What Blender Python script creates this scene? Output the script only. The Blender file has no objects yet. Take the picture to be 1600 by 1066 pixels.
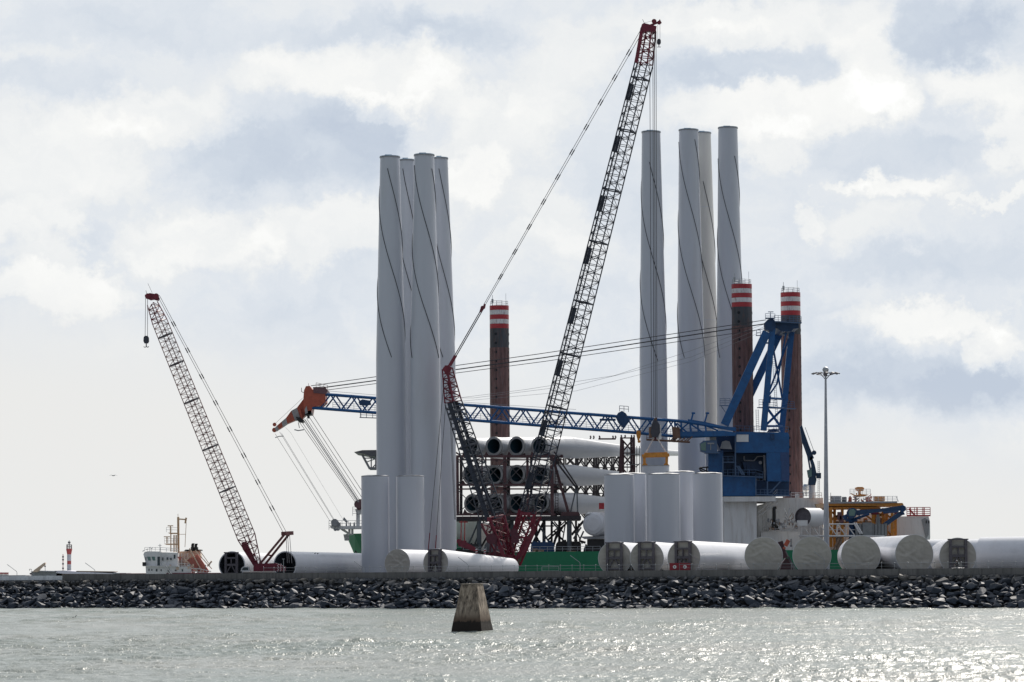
import bpy, bmesh, math, random
import numpy as np
from mathutils import Vector, Matrix, noise as mn
random.seed(7)
R = math.radians
SC = bpy.context.scene
COL = SC.collection

# ---------------------------------------------------------------- camera
FPX = 5333.0                       # 120 mm lens on a 36 mm sensor, in 1600 px units
CAM_Z = 6.0
PITCH = math.atan((895.0 - 533.0) / FPX)
ROLL = R(-0.38)
cd = bpy.data.cameras.new('camera'); cam = bpy.data.objects.new('camera', cd); COL.objects.link(cam)
cd.sensor_width = 36.0; cd.lens = 120.0; cd.clip_start = 1.0; cd.clip_end = 60000.0
CROT = Matrix.Rotation(R(90) + PITCH, 3, 'X') @ Matrix.Rotation(ROLL, 3, 'Z')
cam.matrix_world = Matrix.Translation((0, 0, CAM_Z)) @ CROT.to_4x4()
SC.camera = cam

# ---------------------------------------------------------------- light
SUN_AZ, SUN_EL = R(22), R(41)
sun_dir = Vector((math.sin(SUN_AZ) * math.cos(SUN_EL), math.cos(SUN_AZ) * math.cos(SUN_EL), math.sin(SUN_EL)))
sl = bpy.data.lights.new('sun', 'SUN'); sl.energy = 4.2; sl.angle = R(0.6); sl.color = (1.0, 0.93, 0.84)
so = bpy.data.objects.new('sun', sl); COL.objects.link(so)
so.rotation_euler = sun_dir.to_track_quat('Z', 'Y').to_euler(); so.location = (0, 0, 300)
SC.view_settings.view_transform = 'Standard'; SC.view_settings.look = 'None'
SC.cycles.use_denoising = True; SC.cycles.denoising_prefilter = 'ACCURATE'; SC.cycles.use_adaptive_sampling = False; SC.cycles.sample_clamp_indirect = 4.0; SC.cycles.sample_clamp_direct = 0.0
SC.cycles.max_bounces = 6; SC.cycles.caustics_reflective = False; SC.cycles.caustics_refractive = False
SC.view_settings.exposure = 0.12; SC.view_settings.gamma = 1.0

def srgb(r, g, b):
    f = lambda c: (c / 255 / 12.92) if c <= 10 else ((c / 255 + 0.055) / 1.055) ** 2.4
    return (f(r), f(g), f(b))

# ---------------------------------------------------------------- sky: Nishita behind a broken cloud deck
def build_world():
    w = bpy.data.worlds.new('World'); SC.world = w; w.use_nodes = True
    nt = w.node_tree; N = nt.nodes; L = nt.links; N.clear()
    def nd(t, **k):
        n = N.new(t)
        for a, b in k.items(): setattr(n, a, b)
        return n
    def val(x): return x
    def setin(n, i, v):
        if hasattr(v, 'is_linked') or isinstance(v, bpy.types.NodeSocket): L.new(v, n.inputs[i])
        else: n.inputs[i].default_value = v
    def m(op, a, b=0.0, c=0.0, clamp=False):
        n = nd('ShaderNodeMath', operation=op); n.use_clamp = clamp
        setin(n, 0, a); setin(n, 1, b); setin(n, 2, c); return n.outputs[0]
    def vm(op, a, b):
        n = nd('ShaderNodeVectorMath', operation=op); setin(n, 0, a); setin(n, 1, b)
        return n.outputs['Value'] if op in ('LENGTH', 'DOT_PRODUCT') else n.outputs[0]
    tc = nd('ShaderNodeTexCoord'); sep = nd('ShaderNodeSeparateXYZ'); L.new(tc.outputs['Generated'], sep.inputs[0])
    az = m('ARCTAN2', sep.outputs[0], sep.outputs[1]); el = m('ARCSINE', sep.outputs[2])
    # sky coordinates in degrees * 10
    u = m('MULTIPLY', az, 57.3); v = m('MULTIPLY', el, 57.3)
    cb = nd('ShaderNodeCombineXYZ'); L.new(u, cb.inputs[0]); L.new(v, cb.inputs[1])
    uv = cb.outputs[0]
    def noise(vec, scale, detail, rough=0.55, off=(0, 0, 0), stretch=(1, 1, 1), dist=0.0):
        mp = nd('ShaderNodeMapping'); L.new(vec, mp.inputs[0]); mp.inputs['Location'].default_value = off; mp.inputs['Scale'].default_value = stretch
        n = nd('ShaderNodeTexNoise'); L.new(mp.outputs[0], n.inputs['Vector']); n.inputs['Scale'].default_value = scale
        n.inputs['Detail'].default_value = detail; n.inputs['Roughness'].default_value = rough; n.inputs['Distortion'].default_value = dist
        return n
    # billowy warp of the coordinates
    w1 = noise(uv, 0.55, 5, 0.6, (3, 1, 0)); w2 = noise(uv, 1.7, 8, 0.68, (7, 5, 0))
    wv = vm('ADD', vm('MULTIPLY', vm('SUBTRACT', w1.outputs['Color'], (0.5, 0.5, 0.5)), (2.0, 1.2, 0)),
            vm('MULTIPLY', vm('SUBTRACT', w2.outputs['Color'], (0.5, 0.5, 0.5)), (1.3, 1.0, 0)))
    q = vm('ADD', uv, wv)
    def px(x, y): return ((x - 800) / 93.1, (895 - y) / 93.1)
    def blob(x, y, rx, ry, soft=0.5):
        cx, cy = px(x, y)
        d = vm('LENGTH', vm('MULTIPLY', vm('SUBTRACT', q, (cx, cy, 0)), (93.1 / rx, 93.1 / ry, 0)), (0, 0, 0))
        mr = nd('ShaderNodeMapRange', interpolation_type='SMOOTHSTEP'); L.new(d, mr.inputs[0])
        mr.inputs[1].default_value = 1.0 + soft * 0.5; mr.inputs[2].default_value = 1.0 - soft
        mr.inputs[3].default_value = 0.0; mr.inputs[4].default_value = 1.0
        return mr.outputs[0]
    big = noise(q, 0.33, 6, 0.55, (11, 4, 0), (1, 1.5, 1))
    fine = noise(q, 1.1, 9, 0.62, (2, 9, 0), (1, 1.35, 1))
    f = m('MULTIPLY_ADD', m('SUBTRACT', big.outputs[0], 0.5), 0.6, 0.45)
    f = m('MULTIPLY_ADD', m('SUBTRACT', fine.outputs[0], 0.5), 0.36, f)
    for (x, y, rx, ry, s, a) in SKYBLOBS:
        f = m('MULTIPLY_ADD', blob(x, y, rx, ry, s * (.8 if a > .2 else .9)), a * (0.95 if a > 0 else 1.0), f)
    # calm, pale air down to the horizon
    calm = nd('ShaderNodeMapRange', interpolation_type='SMOOTHSTEP'); L.new(m('MULTIPLY_ADD', u, 0.13, v), calm.inputs[0])
    calm.inputs[1].default_value = 1.7; calm.inputs[2].default_value = 4.1; calm.inputs[3].default_value = 0.0; calm.inputs[4].default_value = 1.0
    f2 = m('ADD', m('MULTIPLY', f, calm.outputs[0]), m('MULTIPLY', m('SUBTRACT', 1.0, calm.outputs[0]), 0.50))
    cr = nd('ShaderNodeValToRGB'); L.new(f2, cr.inputs[0])
    e = cr.color_ramp.elements
    stops = [(0.0, srgb(187, 197, 211)), (0.22, srgb(202, 210, 220)), (0.42, srgb(216, 221, 227)), (0.56, srgb(227, 229, 230)), (0.78, srgb(239, 239, 237)), (1.0, srgb(249, 249, 247))]
    while len(e) < len(stops): e.new(0.5)
    for k, (p, c) in enumerate(stops): e[k].position = p; e[k].color = (*c, 1)
    warm = nd('ShaderNodeMix', data_type='RGBA'); L.new(m('MULTIPLY', m('SUBTRACT', 1.0, calm.outputs[0]), 0.85), warm.inputs[0])
    L.new(cr.outputs[0], warm.inputs[6]); warm.inputs[7].default_value = (*srgb(227, 226, 223), 1)
    # physical clear sky
    sky = nd('ShaderNodeTexSky', sky_type='NISHITA'); sky.sun_disc = False
    sky.sun_elevation = SUN_EL; sky.sun_rotation = SUN_AZ; sky.air_density = 1.0; sky.dust_density = 2.0
    skm = nd('ShaderNodeMix', data_type='RGBA', blend_type='MULTIPLY'); skm.inputs[0].default_value = 1.0
    L.new(sky.outputs[0], skm.inputs[6]); skm.inputs[7].default_value = (SKYK, SKYK, SKYK, 1)
    # clouds glow towards the sun (forward scattering) and dim away from it
    dt = vm('DOT_PRODUCT', tc.outputs['Generated'], tuple(Vector((math.sin(SUN_AZ) * .9, math.cos(SUN_AZ) * .9, 0.43)).normalized()))
    fr = nd('ShaderNodeMapRange', interpolation_type='SMOOTHSTEP'); L.new(dt, fr.inputs[0])
    fr.inputs[1].default_value = 0.1; fr.inputs[2].default_value = 0.70; fr.inputs[3].default_value = 0.0; fr.inputs[4].default_value = 1.0
    cover = noise(tc.outputs['Generated'], 2.2, 6, 0.55, (1, 2, 3), (1, 1, 2.2))
    cov = nd('ShaderNodeMapRange'); L.new(cover.outputs[0], cov.inputs[0]); cov.inputs[1].default_value = 0.42; cov.inputs[2].default_value = 0.62
    cov.inputs[3].default_value = 0; cov.inputs[4].default_value = 0.8
    back = nd('ShaderNodeMix', data_type='RGBA'); L.new(cov.outputs[0], back.inputs[0]); L.new(skm.outputs[2], back.inputs[6])
    back.inputs[7].default_value = (BACKC * 0.92, BACKC * 0.98, BACKC * 1.08, 1)
    mx = nd('ShaderNodeMix', data_type='RGBA'); L.new(fr.outputs[0], mx.inputs[0]); L.new(back.outputs[2], mx.inputs[6]); L.new(warm.outputs[2], mx.inputs[7])
    gain = nd('ShaderNodeMix', data_type='RGBA', blend_type='MULTIPLY'); gain.inputs[0].default_value = 1.0
    L.new(mx.outputs[2], gain.inputs[6]); gain.inputs[7].default_value = (10.0, 10.05, 10.1, 1)
    bg = nd('ShaderNodeBackground'); L.new(gain.outputs[2], bg.inputs[0]); bg.inputs[1].default_value = 0.1
    out = nd('ShaderNodeOutputWorld'); L.new(bg.outputs[0], out.inputs[0])
SKYK = 0.045
BACKC = 0.68
# (x, y, rx, ry, softness, amount) in photo pixels turned into sky angles: bright billows and grey bases
SKYBLOBS = [
    (470, 235, 250, 80, .6, -.30), (620, 215, 130, 70, .6, -.16), (330, 250, 150, 60, .6, -.08), (560, 110, 190, 50, .5, .30), (690, 190, 66, 95, .55, .30), (600, 160, 60, 26, .4, .22), (750, 275, 60, 45, .5, .26), (800, 200, 90, 60, .7, .14),
    (120, 240, 220, 70, .6, .26), (260, 180, 120, 50, .5, .24), (60, 340, 90, 40, .5, .20), (310, 370, 150, 50, .5, .24), (520, 370, 160, 45, .5, .22), (90, 445, 125, 42, .4, .34), (60, 395, 70, 20, .5, .14),
    (60, 130, 140, 30, .7, -.14), (250, 60, 330, 50, .8, -.05), (620, 60, 260, 30, .8, -.14), (730, 70, 160, 30, .8, -.12), (190, 370, 110, 20, .7, -.12), (90, 50, 150, 40, .8, -.06),
    (880, 70, 90, 50, .7, .16), (830, 160, 90, 50, .6, .18), (1150, 30, 240, 30, .6, .20), (1170, 60, 110, 30, .5, .16), (1180, 110, 180, 36, .7, -.28), (1060, 130, 120, 30, .8, -.14), (1230, 175, 200, 40, .5, .26), (1370, 110, 70, 80, .6, .26), (1400, 170, 60, 40, .4, .2),
    (1480, 60, 80, 60, .5, -.30), (1560, 40, 70, 40, .6, -.10), (1550, 145, 84, 48, .6, .32), (1590, 230, 40, 60, .5, .24), (1480, 180, 60, 25, .6, -.10),
    (1210, 230, 60, 50, .5, .22), (1400, 255, 170, 45, .7, -.20), (1400, 305, 78, 20, .7, .34), (1330, 300, 50, 10, .5, .20), (1560, 335, 50, 13, .7, .26), (1500, 325, 30, 8, .5, .18), (1270, 350, 32, 30, .5, .22), (1370, 370, 70, 40, .6, .16),
    (1480, 420, 190, 45, .7, -.16), (1450, 510, 140, 26, .6, .32), (1560, 545, 50, 34, .4, .26), (1420, 590, 240, 44, .7, -.32), (1560, 620, 140, 40, .7, -.26), (1330, 470, 60, 26, .6, .12),
    (900, 380, 90, 60, .8, .08), (950, 300, 80, 110, .8, -.08), (860, 330, 50, 60, .6, .14),
]
build_world()

# ---------------------------------------------------------------- pixel helpers: a photo pixel and a distance give a world point
def P(px, py, Y):
    d = CROT @ Vector(((px - 800) / FPX, -(py - 533) / FPX, -1.0))
    t = Y / d.y
    return Vector((d.x * t, Y, CAM_Z + d.z * t))
def PY(px, z, Y):
    a = CROT @ Vector(((px - 800) / FPX, 533 / FPX, -1.0)); b = CROT @ Vector((0, -1 / FPX, 0))
    k = (z - CAM_Z) / Y
    return (k * a.y - a.z) / (b.z - k * b.y)
def G(px, Y, z=5.2):
    return P(px, PY(px, z, Y), Y)
def S(Y): return FPX / Y          # px per metre

# ---------------------------------------------------------------- materials
MATS = {}
def mat(name, col, rough=0.6, metal=0.0, var=0.12, scale=1.0, bump=0.0, bscale=6.0, dirt=None, dirtamt=0.0, streak=False, spec=0.5, seam=None):
    if name in MATS: return MATS[name]
    m_ = bpy.data.materials.new(name); m_.use_nodes = True; nt = m_.node_tree; N = nt.nodes; L = nt.links
    b = N['Principled BSDF']; b.inputs['Roughness'].default_value = rough; b.inputs['Metallic'].default_value = metal
    b.inputs['Specular IOR Level'].default_value = spec
    tc = N.new('ShaderNodeTexCoord'); mp = N.new('ShaderNodeMapping'); L.new(tc.outputs['Object'], mp.inputs[0])
    mp.inputs['Scale'].default_value = (1, 1, 0.12) if streak else (1, 1, 1)
    n = N.new('ShaderNodeTexNoise'); L.new(mp.outputs[0], n.inputs['Vector']); n.inputs['Scale'].default_value = scale; n.inputs['Detail'].default_value = 6; n.inputs['Roughness'].default_value = 0.6
    r = N.new('ShaderNodeValToRGB'); L.new(n.outputs[0], r.inputs[0])
    r.color_ramp.elements[0].position = 0.3; r.color_ramp.elements[1].position = 0.7
    r.color_ramp.elements[0].color = (*[c * (1 - var) for c in col], 1); r.color_ramp.elements[1].color = (*[min(1, c * (1 + var)) for c in col], 1)
    o = r.outputs[0]
    if dirt:
        n2 = N.new('ShaderNodeTexNoise'); L.new(mp.outputs[0], n2.inputs['Vector']); n2.inputs['Scale'].default_value = scale * 2.3; n2.inputs['Detail'].default_value = 8; n2.inputs['Roughness'].default_value = 0.7
        r2 = N.new('ShaderNodeMapRange'); L.new(n2.outputs[0], r2.inputs[0]); r2.inputs[1].default_value = 0.5; r2.inputs[2].default_value = 0.68; r2.inputs[4].default_value = dirtamt
        mx = N.new('ShaderNodeMix'); mx.data_type = 'RGBA'; L.new(r2.outputs[0], mx.inputs[0]); L.new(o, mx.inputs[6]); mx.inputs[7].default_value = (*dirt, 1); o = mx.outputs[2]
    L.new(o, b.inputs['Base Color'])
    if bump:
        n3 = N.new('ShaderNodeTexNoise'); L.new(tc.outputs['Object'], n3.inputs['Vector']); n3.inputs['Scale'].default_value = bscale; n3.inputs['Detail'].default_value = 5
        bp = N.new('ShaderNodeBump'); L.new(n3.outputs[0], bp.inputs['Height']); bp.inputs['Strength'].default_value = 1.0; bp.inputs['Distance'].default_value = bump
        L.new(bp.outputs[0], b.inputs['Normal'])
    MATS[name] = m_
    return m_
M_TOWER = mat('tower_paint', (0.56, 0.585, 0.645), 0.36, var=0.04, scale=0.15, dirt=(0.45, 0.45, 0.45), dirtamt=0.25, streak=True)
M_TOWER2 = mat('warm_tower_paint', (0.63, 0.62, 0.60), 0.36, var=0.04, scale=0.15, dirt=(0.45, 0.43, 0.4), dirtamt=0.25, streak=True)
M_STRAKE = mat('strake_rubber', (0.03, 0.032, 0.04), 0.7)
M_LID = mat('lid_sheet', (0.25, 0.38, 0.50), 0.5)
M_FLANGE = mat('flange_steel', (0.30, 0.31, 0.33), 0.45, var=0.2)
M_WHITE = mat('white_paint', (0.78, 0.785, 0.79), 0.42, var=0.06, scale=0.4, dirt=(0.35, 0.3, 0.26), dirtamt=0.35, streak=True)
M_TUBE = mat('tube_paint', (0.70, 0.71, 0.75), 0.30, var=0.04, scale=0.3, dirt=(0.5, 0.5, 0.5), dirtamt=0.3)
M_TARP = mat('tarp', (0.45, 0.425, 0.385), 0.8, var=0.10, scale=0.8)
M_FRAME = mat('frame_steel', (0.11, 0.10, 0.115), 0.6, var=0.25, scale=2)
M_DARK = mat('hole_shade_black', (0.012, 0.016, 0.022), 0.8)  # near-black standing for the shade inside the leg holes
M_BLADE = mat('blade_gelcoat', (0.62, 0.635, 0.66), 0.32, var=0.03, scale=0.3)
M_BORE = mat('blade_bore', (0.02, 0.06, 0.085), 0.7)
M_LATT = mat('lattice_navy', (0.028, 0.036, 0.056), 0.5, var=0.3, scale=1.5)
M_CRIM = mat('crimson_paint', (0.19, 0.014, 0.035), 0.42, var=0.2, scale=1.2, dirt=(0.05, 0.02, 0.03), dirtamt=0.5)
M_RED = mat('red_paint', (0.42, 0.03, 0.04), 0.5, var=0.15, scale=1.5, dirt=(0.2, 0.05, 0.05), dirtamt=0.3)
M_STRIPEW = mat('stripe_white', (0.72, 0.70, 0.70), 0.5, var=0.1, scale=2.2, dirt=(0.2, 0.12, 0.12), dirtamt=0.9, streak=True)
M_ROPE = mat('steel_rope', (0.05, 0.05, 0.055), 0.5)
M_ROPEL = mat('pale_rope', (0.28, 0.28, 0.29), 0.5)
M_BLUE = mat('crane_blue', (0.008, 0.10, 0.29), 0.42, var=0.18, scale=0.6, dirt=(0.01, 0.04, 0.12), dirtamt=0.5)
M_BLUED = mat('deep_blue', (0.006, 0.045, 0.13), 0.45, var=0.2, scale=0.8)
M_BLUEG = mat('grey_blue_paint', (0.07, 0.13, 0.24), 0.5, var=0.15)
M_RUST = mat('rusty_leg', (0.15, 0.078, 0.074), 0.7, var=0.5, scale=2.2, dirt=(0.17, 0.15, 0.155), dirtamt=0.55, streak=True, bump=.04, bscale=5)
M_LEGDK = mat('weathered_leg', (0.06, 0.065, 0.075), 0.7, var=0.4, scale=1.2, dirt=(0.2, 0.08, 0.06), dirtamt=0.5, streak=True)
M_RACK = mat('rack_maroon', (0.10, 0.045, 0.05), 0.6, var=0.25, scale=1.0, dirt=(0.05, 0.03, 0.035), dirtamt=0.5)
M_RACKD = mat('rack_dark', (0.035, 0.03, 0.035), 0.6, var=0.3)
M_SEAF = mat('seafastening_grey', (0.09, 0.105, 0.12), 0.55, var=0.2)
M_GREEN = mat('hull_green', (0.008, 0.20, 0.09), 0.45, var=0.12, scale=0.25, dirt=(0.02, 0.14, 0.08), dirtamt=0.4, streak=True)
M_CREAM = mat('cream_paint', (0.86, 0.85, 0.82), 0.5, var=0.08, scale=0.8, dirt=(0.42, 0.34, 0.27), dirtamt=0.4, streak=True)
M_GREY = mat('grey_paint', (0.33, 0.34, 0.36), 0.5, var=0.12, scale=0.8, dirt=(0.16, 0.15, 0.14), dirtamt=0.4)
M_YEL = mat('crane_yellow', (0.60, 0.24, 0.03), 0.45, var=0.15, scale=1.2, dirt=(0.25, 0.1, 0.03), dirtamt=0.5)
M_ORA = mat('orange_paint', (0.46, 0.10, 0.055), 0.45, var=0.15, scale=1.2, dirt=(0.3, 0.06, 0.04), dirtamt=0.4)
M_TAN = mat('tan_paint', (0.62, 0.42, 0.26), 0.5, var=0.1)
M_PINK = mat('pale_red_paint', (0.50, 0.17, 0.13), 0.5, var=0.15)  # pale red of low saturation
M_GLASS = mat('window_glass', (0.03, 0.05, 0.06), 0.08, var=0.1)
M_GLASSG = mat('tinted_window_glass', (0.12, 0.22, 0.20), 0.1, var=0.1)
M_CONC = mat('wall_concrete', (0.17, 0.163, 0.158), 0.85, var=0.25, scale=0.7, bump=0.02, dirt=(0.04, 0.04, 0.04), dirtamt=0.6, streak=True)
M_CONCW = mat('pale_concrete', (0.75, 0.77, 0.80), 0.8, var=0.1, scale=0.5, dirt=(0.25, 0.25, 0.26), dirtamt=0.4, streak=True)
M_GALV = mat('galvanised_steel', (0.36, 0.38, 0.40), 0.4, metal=0.3, var=0.15)
M_BLACK = mat('black_paint', (0.015, 0.016, 0.018), 0.5)
M_YARD = mat('yard_asphalt', (0.10, 0.10, 0.10), 0.85, var=0.3, scale=0.2)

# ---------------------------------------------------------------- mesh collector
class MB:
    def __init__(s): s.v = []; s.f = []; s.m = []; s.s = []
    def add(s, vs, fs, m=0, smooth=False):
        o = len(s.v); s.v.extend([tuple(x) for x in vs])
        for f in fs: s.f.append(tuple(i + o for i in f)); s.m.append(m); s.s.append(smooth)
    def box(s, c, size, m=0, rot=None):
        c = Vector(c); hx, hy, hz = size[0] / 2, size[1] / 2, size[2] / 2
        vs = [Vector((x, y, z)) for x in (-hx, hx) for y in (-hy, hy) for z in (-hz, hz)]
        if rot is not None: vs = [rot @ v for v in vs]
        s.add([c + v for v in vs], [(0, 1, 3, 2), (4, 6, 7, 5), (0, 4, 5, 1), (2, 3, 7, 6), (0, 2, 6, 4), (1, 5, 7, 3)], m)
    def frame(s, p0, p1, up=(0, 0, 1)):
        d = (Vector(p1) - Vector(p0)).normalized(); u = Vector(up)
        if abs(d.dot(u)) > 0.98: u = Vector((0, 1, 0))
        a = d.cross(u).normalized(); b = a.cross(d).normalized()
        return d, a, b
    def beam(s, p0, p1, w, h, m=0, up=(0, 0, 1)):
        p0 = Vector(p0); p1 = Vector(p1); d, a, b = s.frame(p0, p1, up)
        vs = [p + a * x * w / 2 + b * y * h / 2 for p in (p0, p1) for (x, y) in ((-1, -1), (1, -1), (1, 1), (-1, 1))]
        s.add(vs, [(3, 2, 1, 0), (4, 5, 6, 7), (0, 1, 5, 4), (1, 2, 6, 5), (2, 3, 7, 6), (3, 0, 4, 7)], m)
    def tube(s, p0, p1, r0, r1=None, n=6, m=0, caps=True, smooth=None, m_cap=None):
        if r1 is None: r1 = r0
        p0 = Vector(p0); p1 = Vector(p1); d, a, b = s.frame(p0, p1)
        smooth = (n > 6) if smooth is None else smooth
        ring = lambda p, r: [p + a * math.cos(t) * r + b * math.sin(t) * r for t in [2 * math.pi * k / n for k in range(n)]]
        A = ring(p0, r0); B = ring(p1, r1)
        s.add(A + B, [(k, n + k, n + (k + 1) % n, (k + 1) % n) for k in range(n)], m, smooth)
        if caps:
            mc = m if m_cap is None else m_cap
            s.add(A, [tuple(range(n))], mc); s.add(B, [tuple(reversed(range(n)))], mc)
    def path(s, pts, r, n=5, m=0):
        for a, b in zip(pts[:-1], pts[1:]): s.tube(a, b, r, n=n, m=m, caps=True, smooth=False)
    def lathe(s, base, axis, prof, n=48, m=0, mats=None, smooth=True):
        """prof: (distance along axis, radius); mats per segment"""
        base = Vector(base); d, a, b = s.frame(Vector((0, 0, 0)), Vector(axis))
        rings = []
        for (h, r) in prof:
            rings.append([base + d * h + a * math.cos(t) * r + b * math.sin(t) * r for t in [2 * math.pi * k / n for k in range(n)]])
        for k in range(len(prof) - 1):
            s.add(rings[k] + rings[k + 1], [(j, n + j, n + (j + 1) % n, (j + 1) % n) for j in range(n)], mats[k] if mats else m, smooth)
    def prism(s, pts, depth, m=0):
        """pts: world points of one flat outline; depth: vector"""
        n = len(pts); depth = Vector(depth); A = [Vector(p) for p in pts]; B = [p + depth for p in A]
        s.add(A, [tuple(range(n))], m); s.add(B, [tuple(reversed(range(n)))], m)
        s.add(A + B, [(k, n + k, n + (k + 1) % n, (k + 1) % n) for k in range(n)], m)
    def slab(s, pp, Y, dep, m=0):
        """outline given by photo pixels at distance Y, real thickness dep going away"""
        s.prism([P(x, y, Y) for x, y in pp], (0, dep, 0), m)
    def rect(s, x0, y0, x1, y1, Y, dep, m=0):
        s.slab([(x0, y0), (x1, y0), (x1, y1), (x0, y1)], Y, dep, m)
    def rail(s, pts, h, posts, r=0.035, m=0, bars=2):
        """railing along a polyline"""
        for a, b in zip(pts[:-1], pts[1:]):
            a = Vector(a); b = Vector(b); L_ = (b - a).length; k = max(1, int(L_ / posts))
            for j in range(bars): 
                z = Vector((0, 0, h * (1 - j / bars))); s.tube(a + z, b + z, r, n=4, m=m)
            for j in range(k + 1):
                p = a.lerp(b, j / k); s.tube(p, p + Vector((0, 0, h)), r, n=4, m=m)
    def lattice(s, p0, p1, w0, w1, bays, rc, rb, ang=0.0, m=0, h0=None, h1=None, x=False, mbr=None, up=(0, 1, 0)):
        """four-chord box lattice with zig-zag bracing"""
        p0 = Vector(p0); p1 = Vector(p1); d, a, b = s.frame(p0, p1, up)
        h0 = w0 if h0 is None else h0; h1 = w1 if h1 is None else h1
        ca, sa = math.cos(ang), math.sin(ang); a, b = a * ca + b * sa, b * ca - a * sa
        mbr = m if mbr is None else mbr
        C = []
        for k in range(bays + 1):
            t = k / bays; w = w0 + (w1 - w0) * t; h = h0 + (h1 - h0) * t; p = p0.lerp(p1, t)
            C.append([p + a * w / 2 * i + b * h / 2 * j for i, j in ((-1, -1), (1, -1), (1, 1), (-1, 1))])
        for j in range(4):
            s.tube(C[0][j], C[-1][j], rc, n=5, m=m)
        for k in range(bays):
            for j in range(4):
                j2 = (j + 1) % 4
                if (k + j) % 2 == 0 or x: s.tube(C[k][j], C[k + 1][j2], rb, n=4, m=mbr, caps=False)
                if (k + j) % 2 == 1 or x: s.tube(C[k][j2], C[k + 1][j], rb, n=4, m=mbr, caps=False)
                if k % 1 == 0: s.tube(C[k][j], C[k][j2], rb, n=4, m=mbr, caps=False)
        return C
    def build(s, name, mats, parent=None, **tags):
        me = bpy.data.meshes.new(name); me.from_pydata(s.v, [], s.f)
        mats = mats if isinstance(mats, (list, tuple)) else [mats]
        for q in mats: me.materials.append(q)
        me.polygons.foreach_set('material_index', s.m); me.polygons.foreach_set('use_smooth', s.s)
        me.update()
        o = bpy.data.objects.new(name, me); COL.objects.link(o)
        if parent is not None:
            o.parent = parent; o.matrix_parent_inverse = parent_world(parent).inverted()
        for k, v in tags.items(): o[k] = v
        return o
def parent_world(o):
    if o.parent is None: return o.matrix_basis.copy()
    return parent_world(o.parent) @ o.matrix_parent_inverse @ o.matrix_basis
def thing(name, label, cat, loc=(0, 0, 0), group=None, kind=None):
    o = bpy.data.objects.new(name, None); COL.objects.link(o); o.location = loc
    o.empty_display_size = 1.0; o['label'] = label; o['category'] = cat
    if group: o['group'] = group
    if kind: o['kind'] = kind
    return o
def tag(o, label=None, cat=None, group=None, kind=None):
    if label: o['label'] = label
    if cat: o['category'] = cat
    if group: o['group'] = group
    if kind: o['kind'] = kind
    return o
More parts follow.
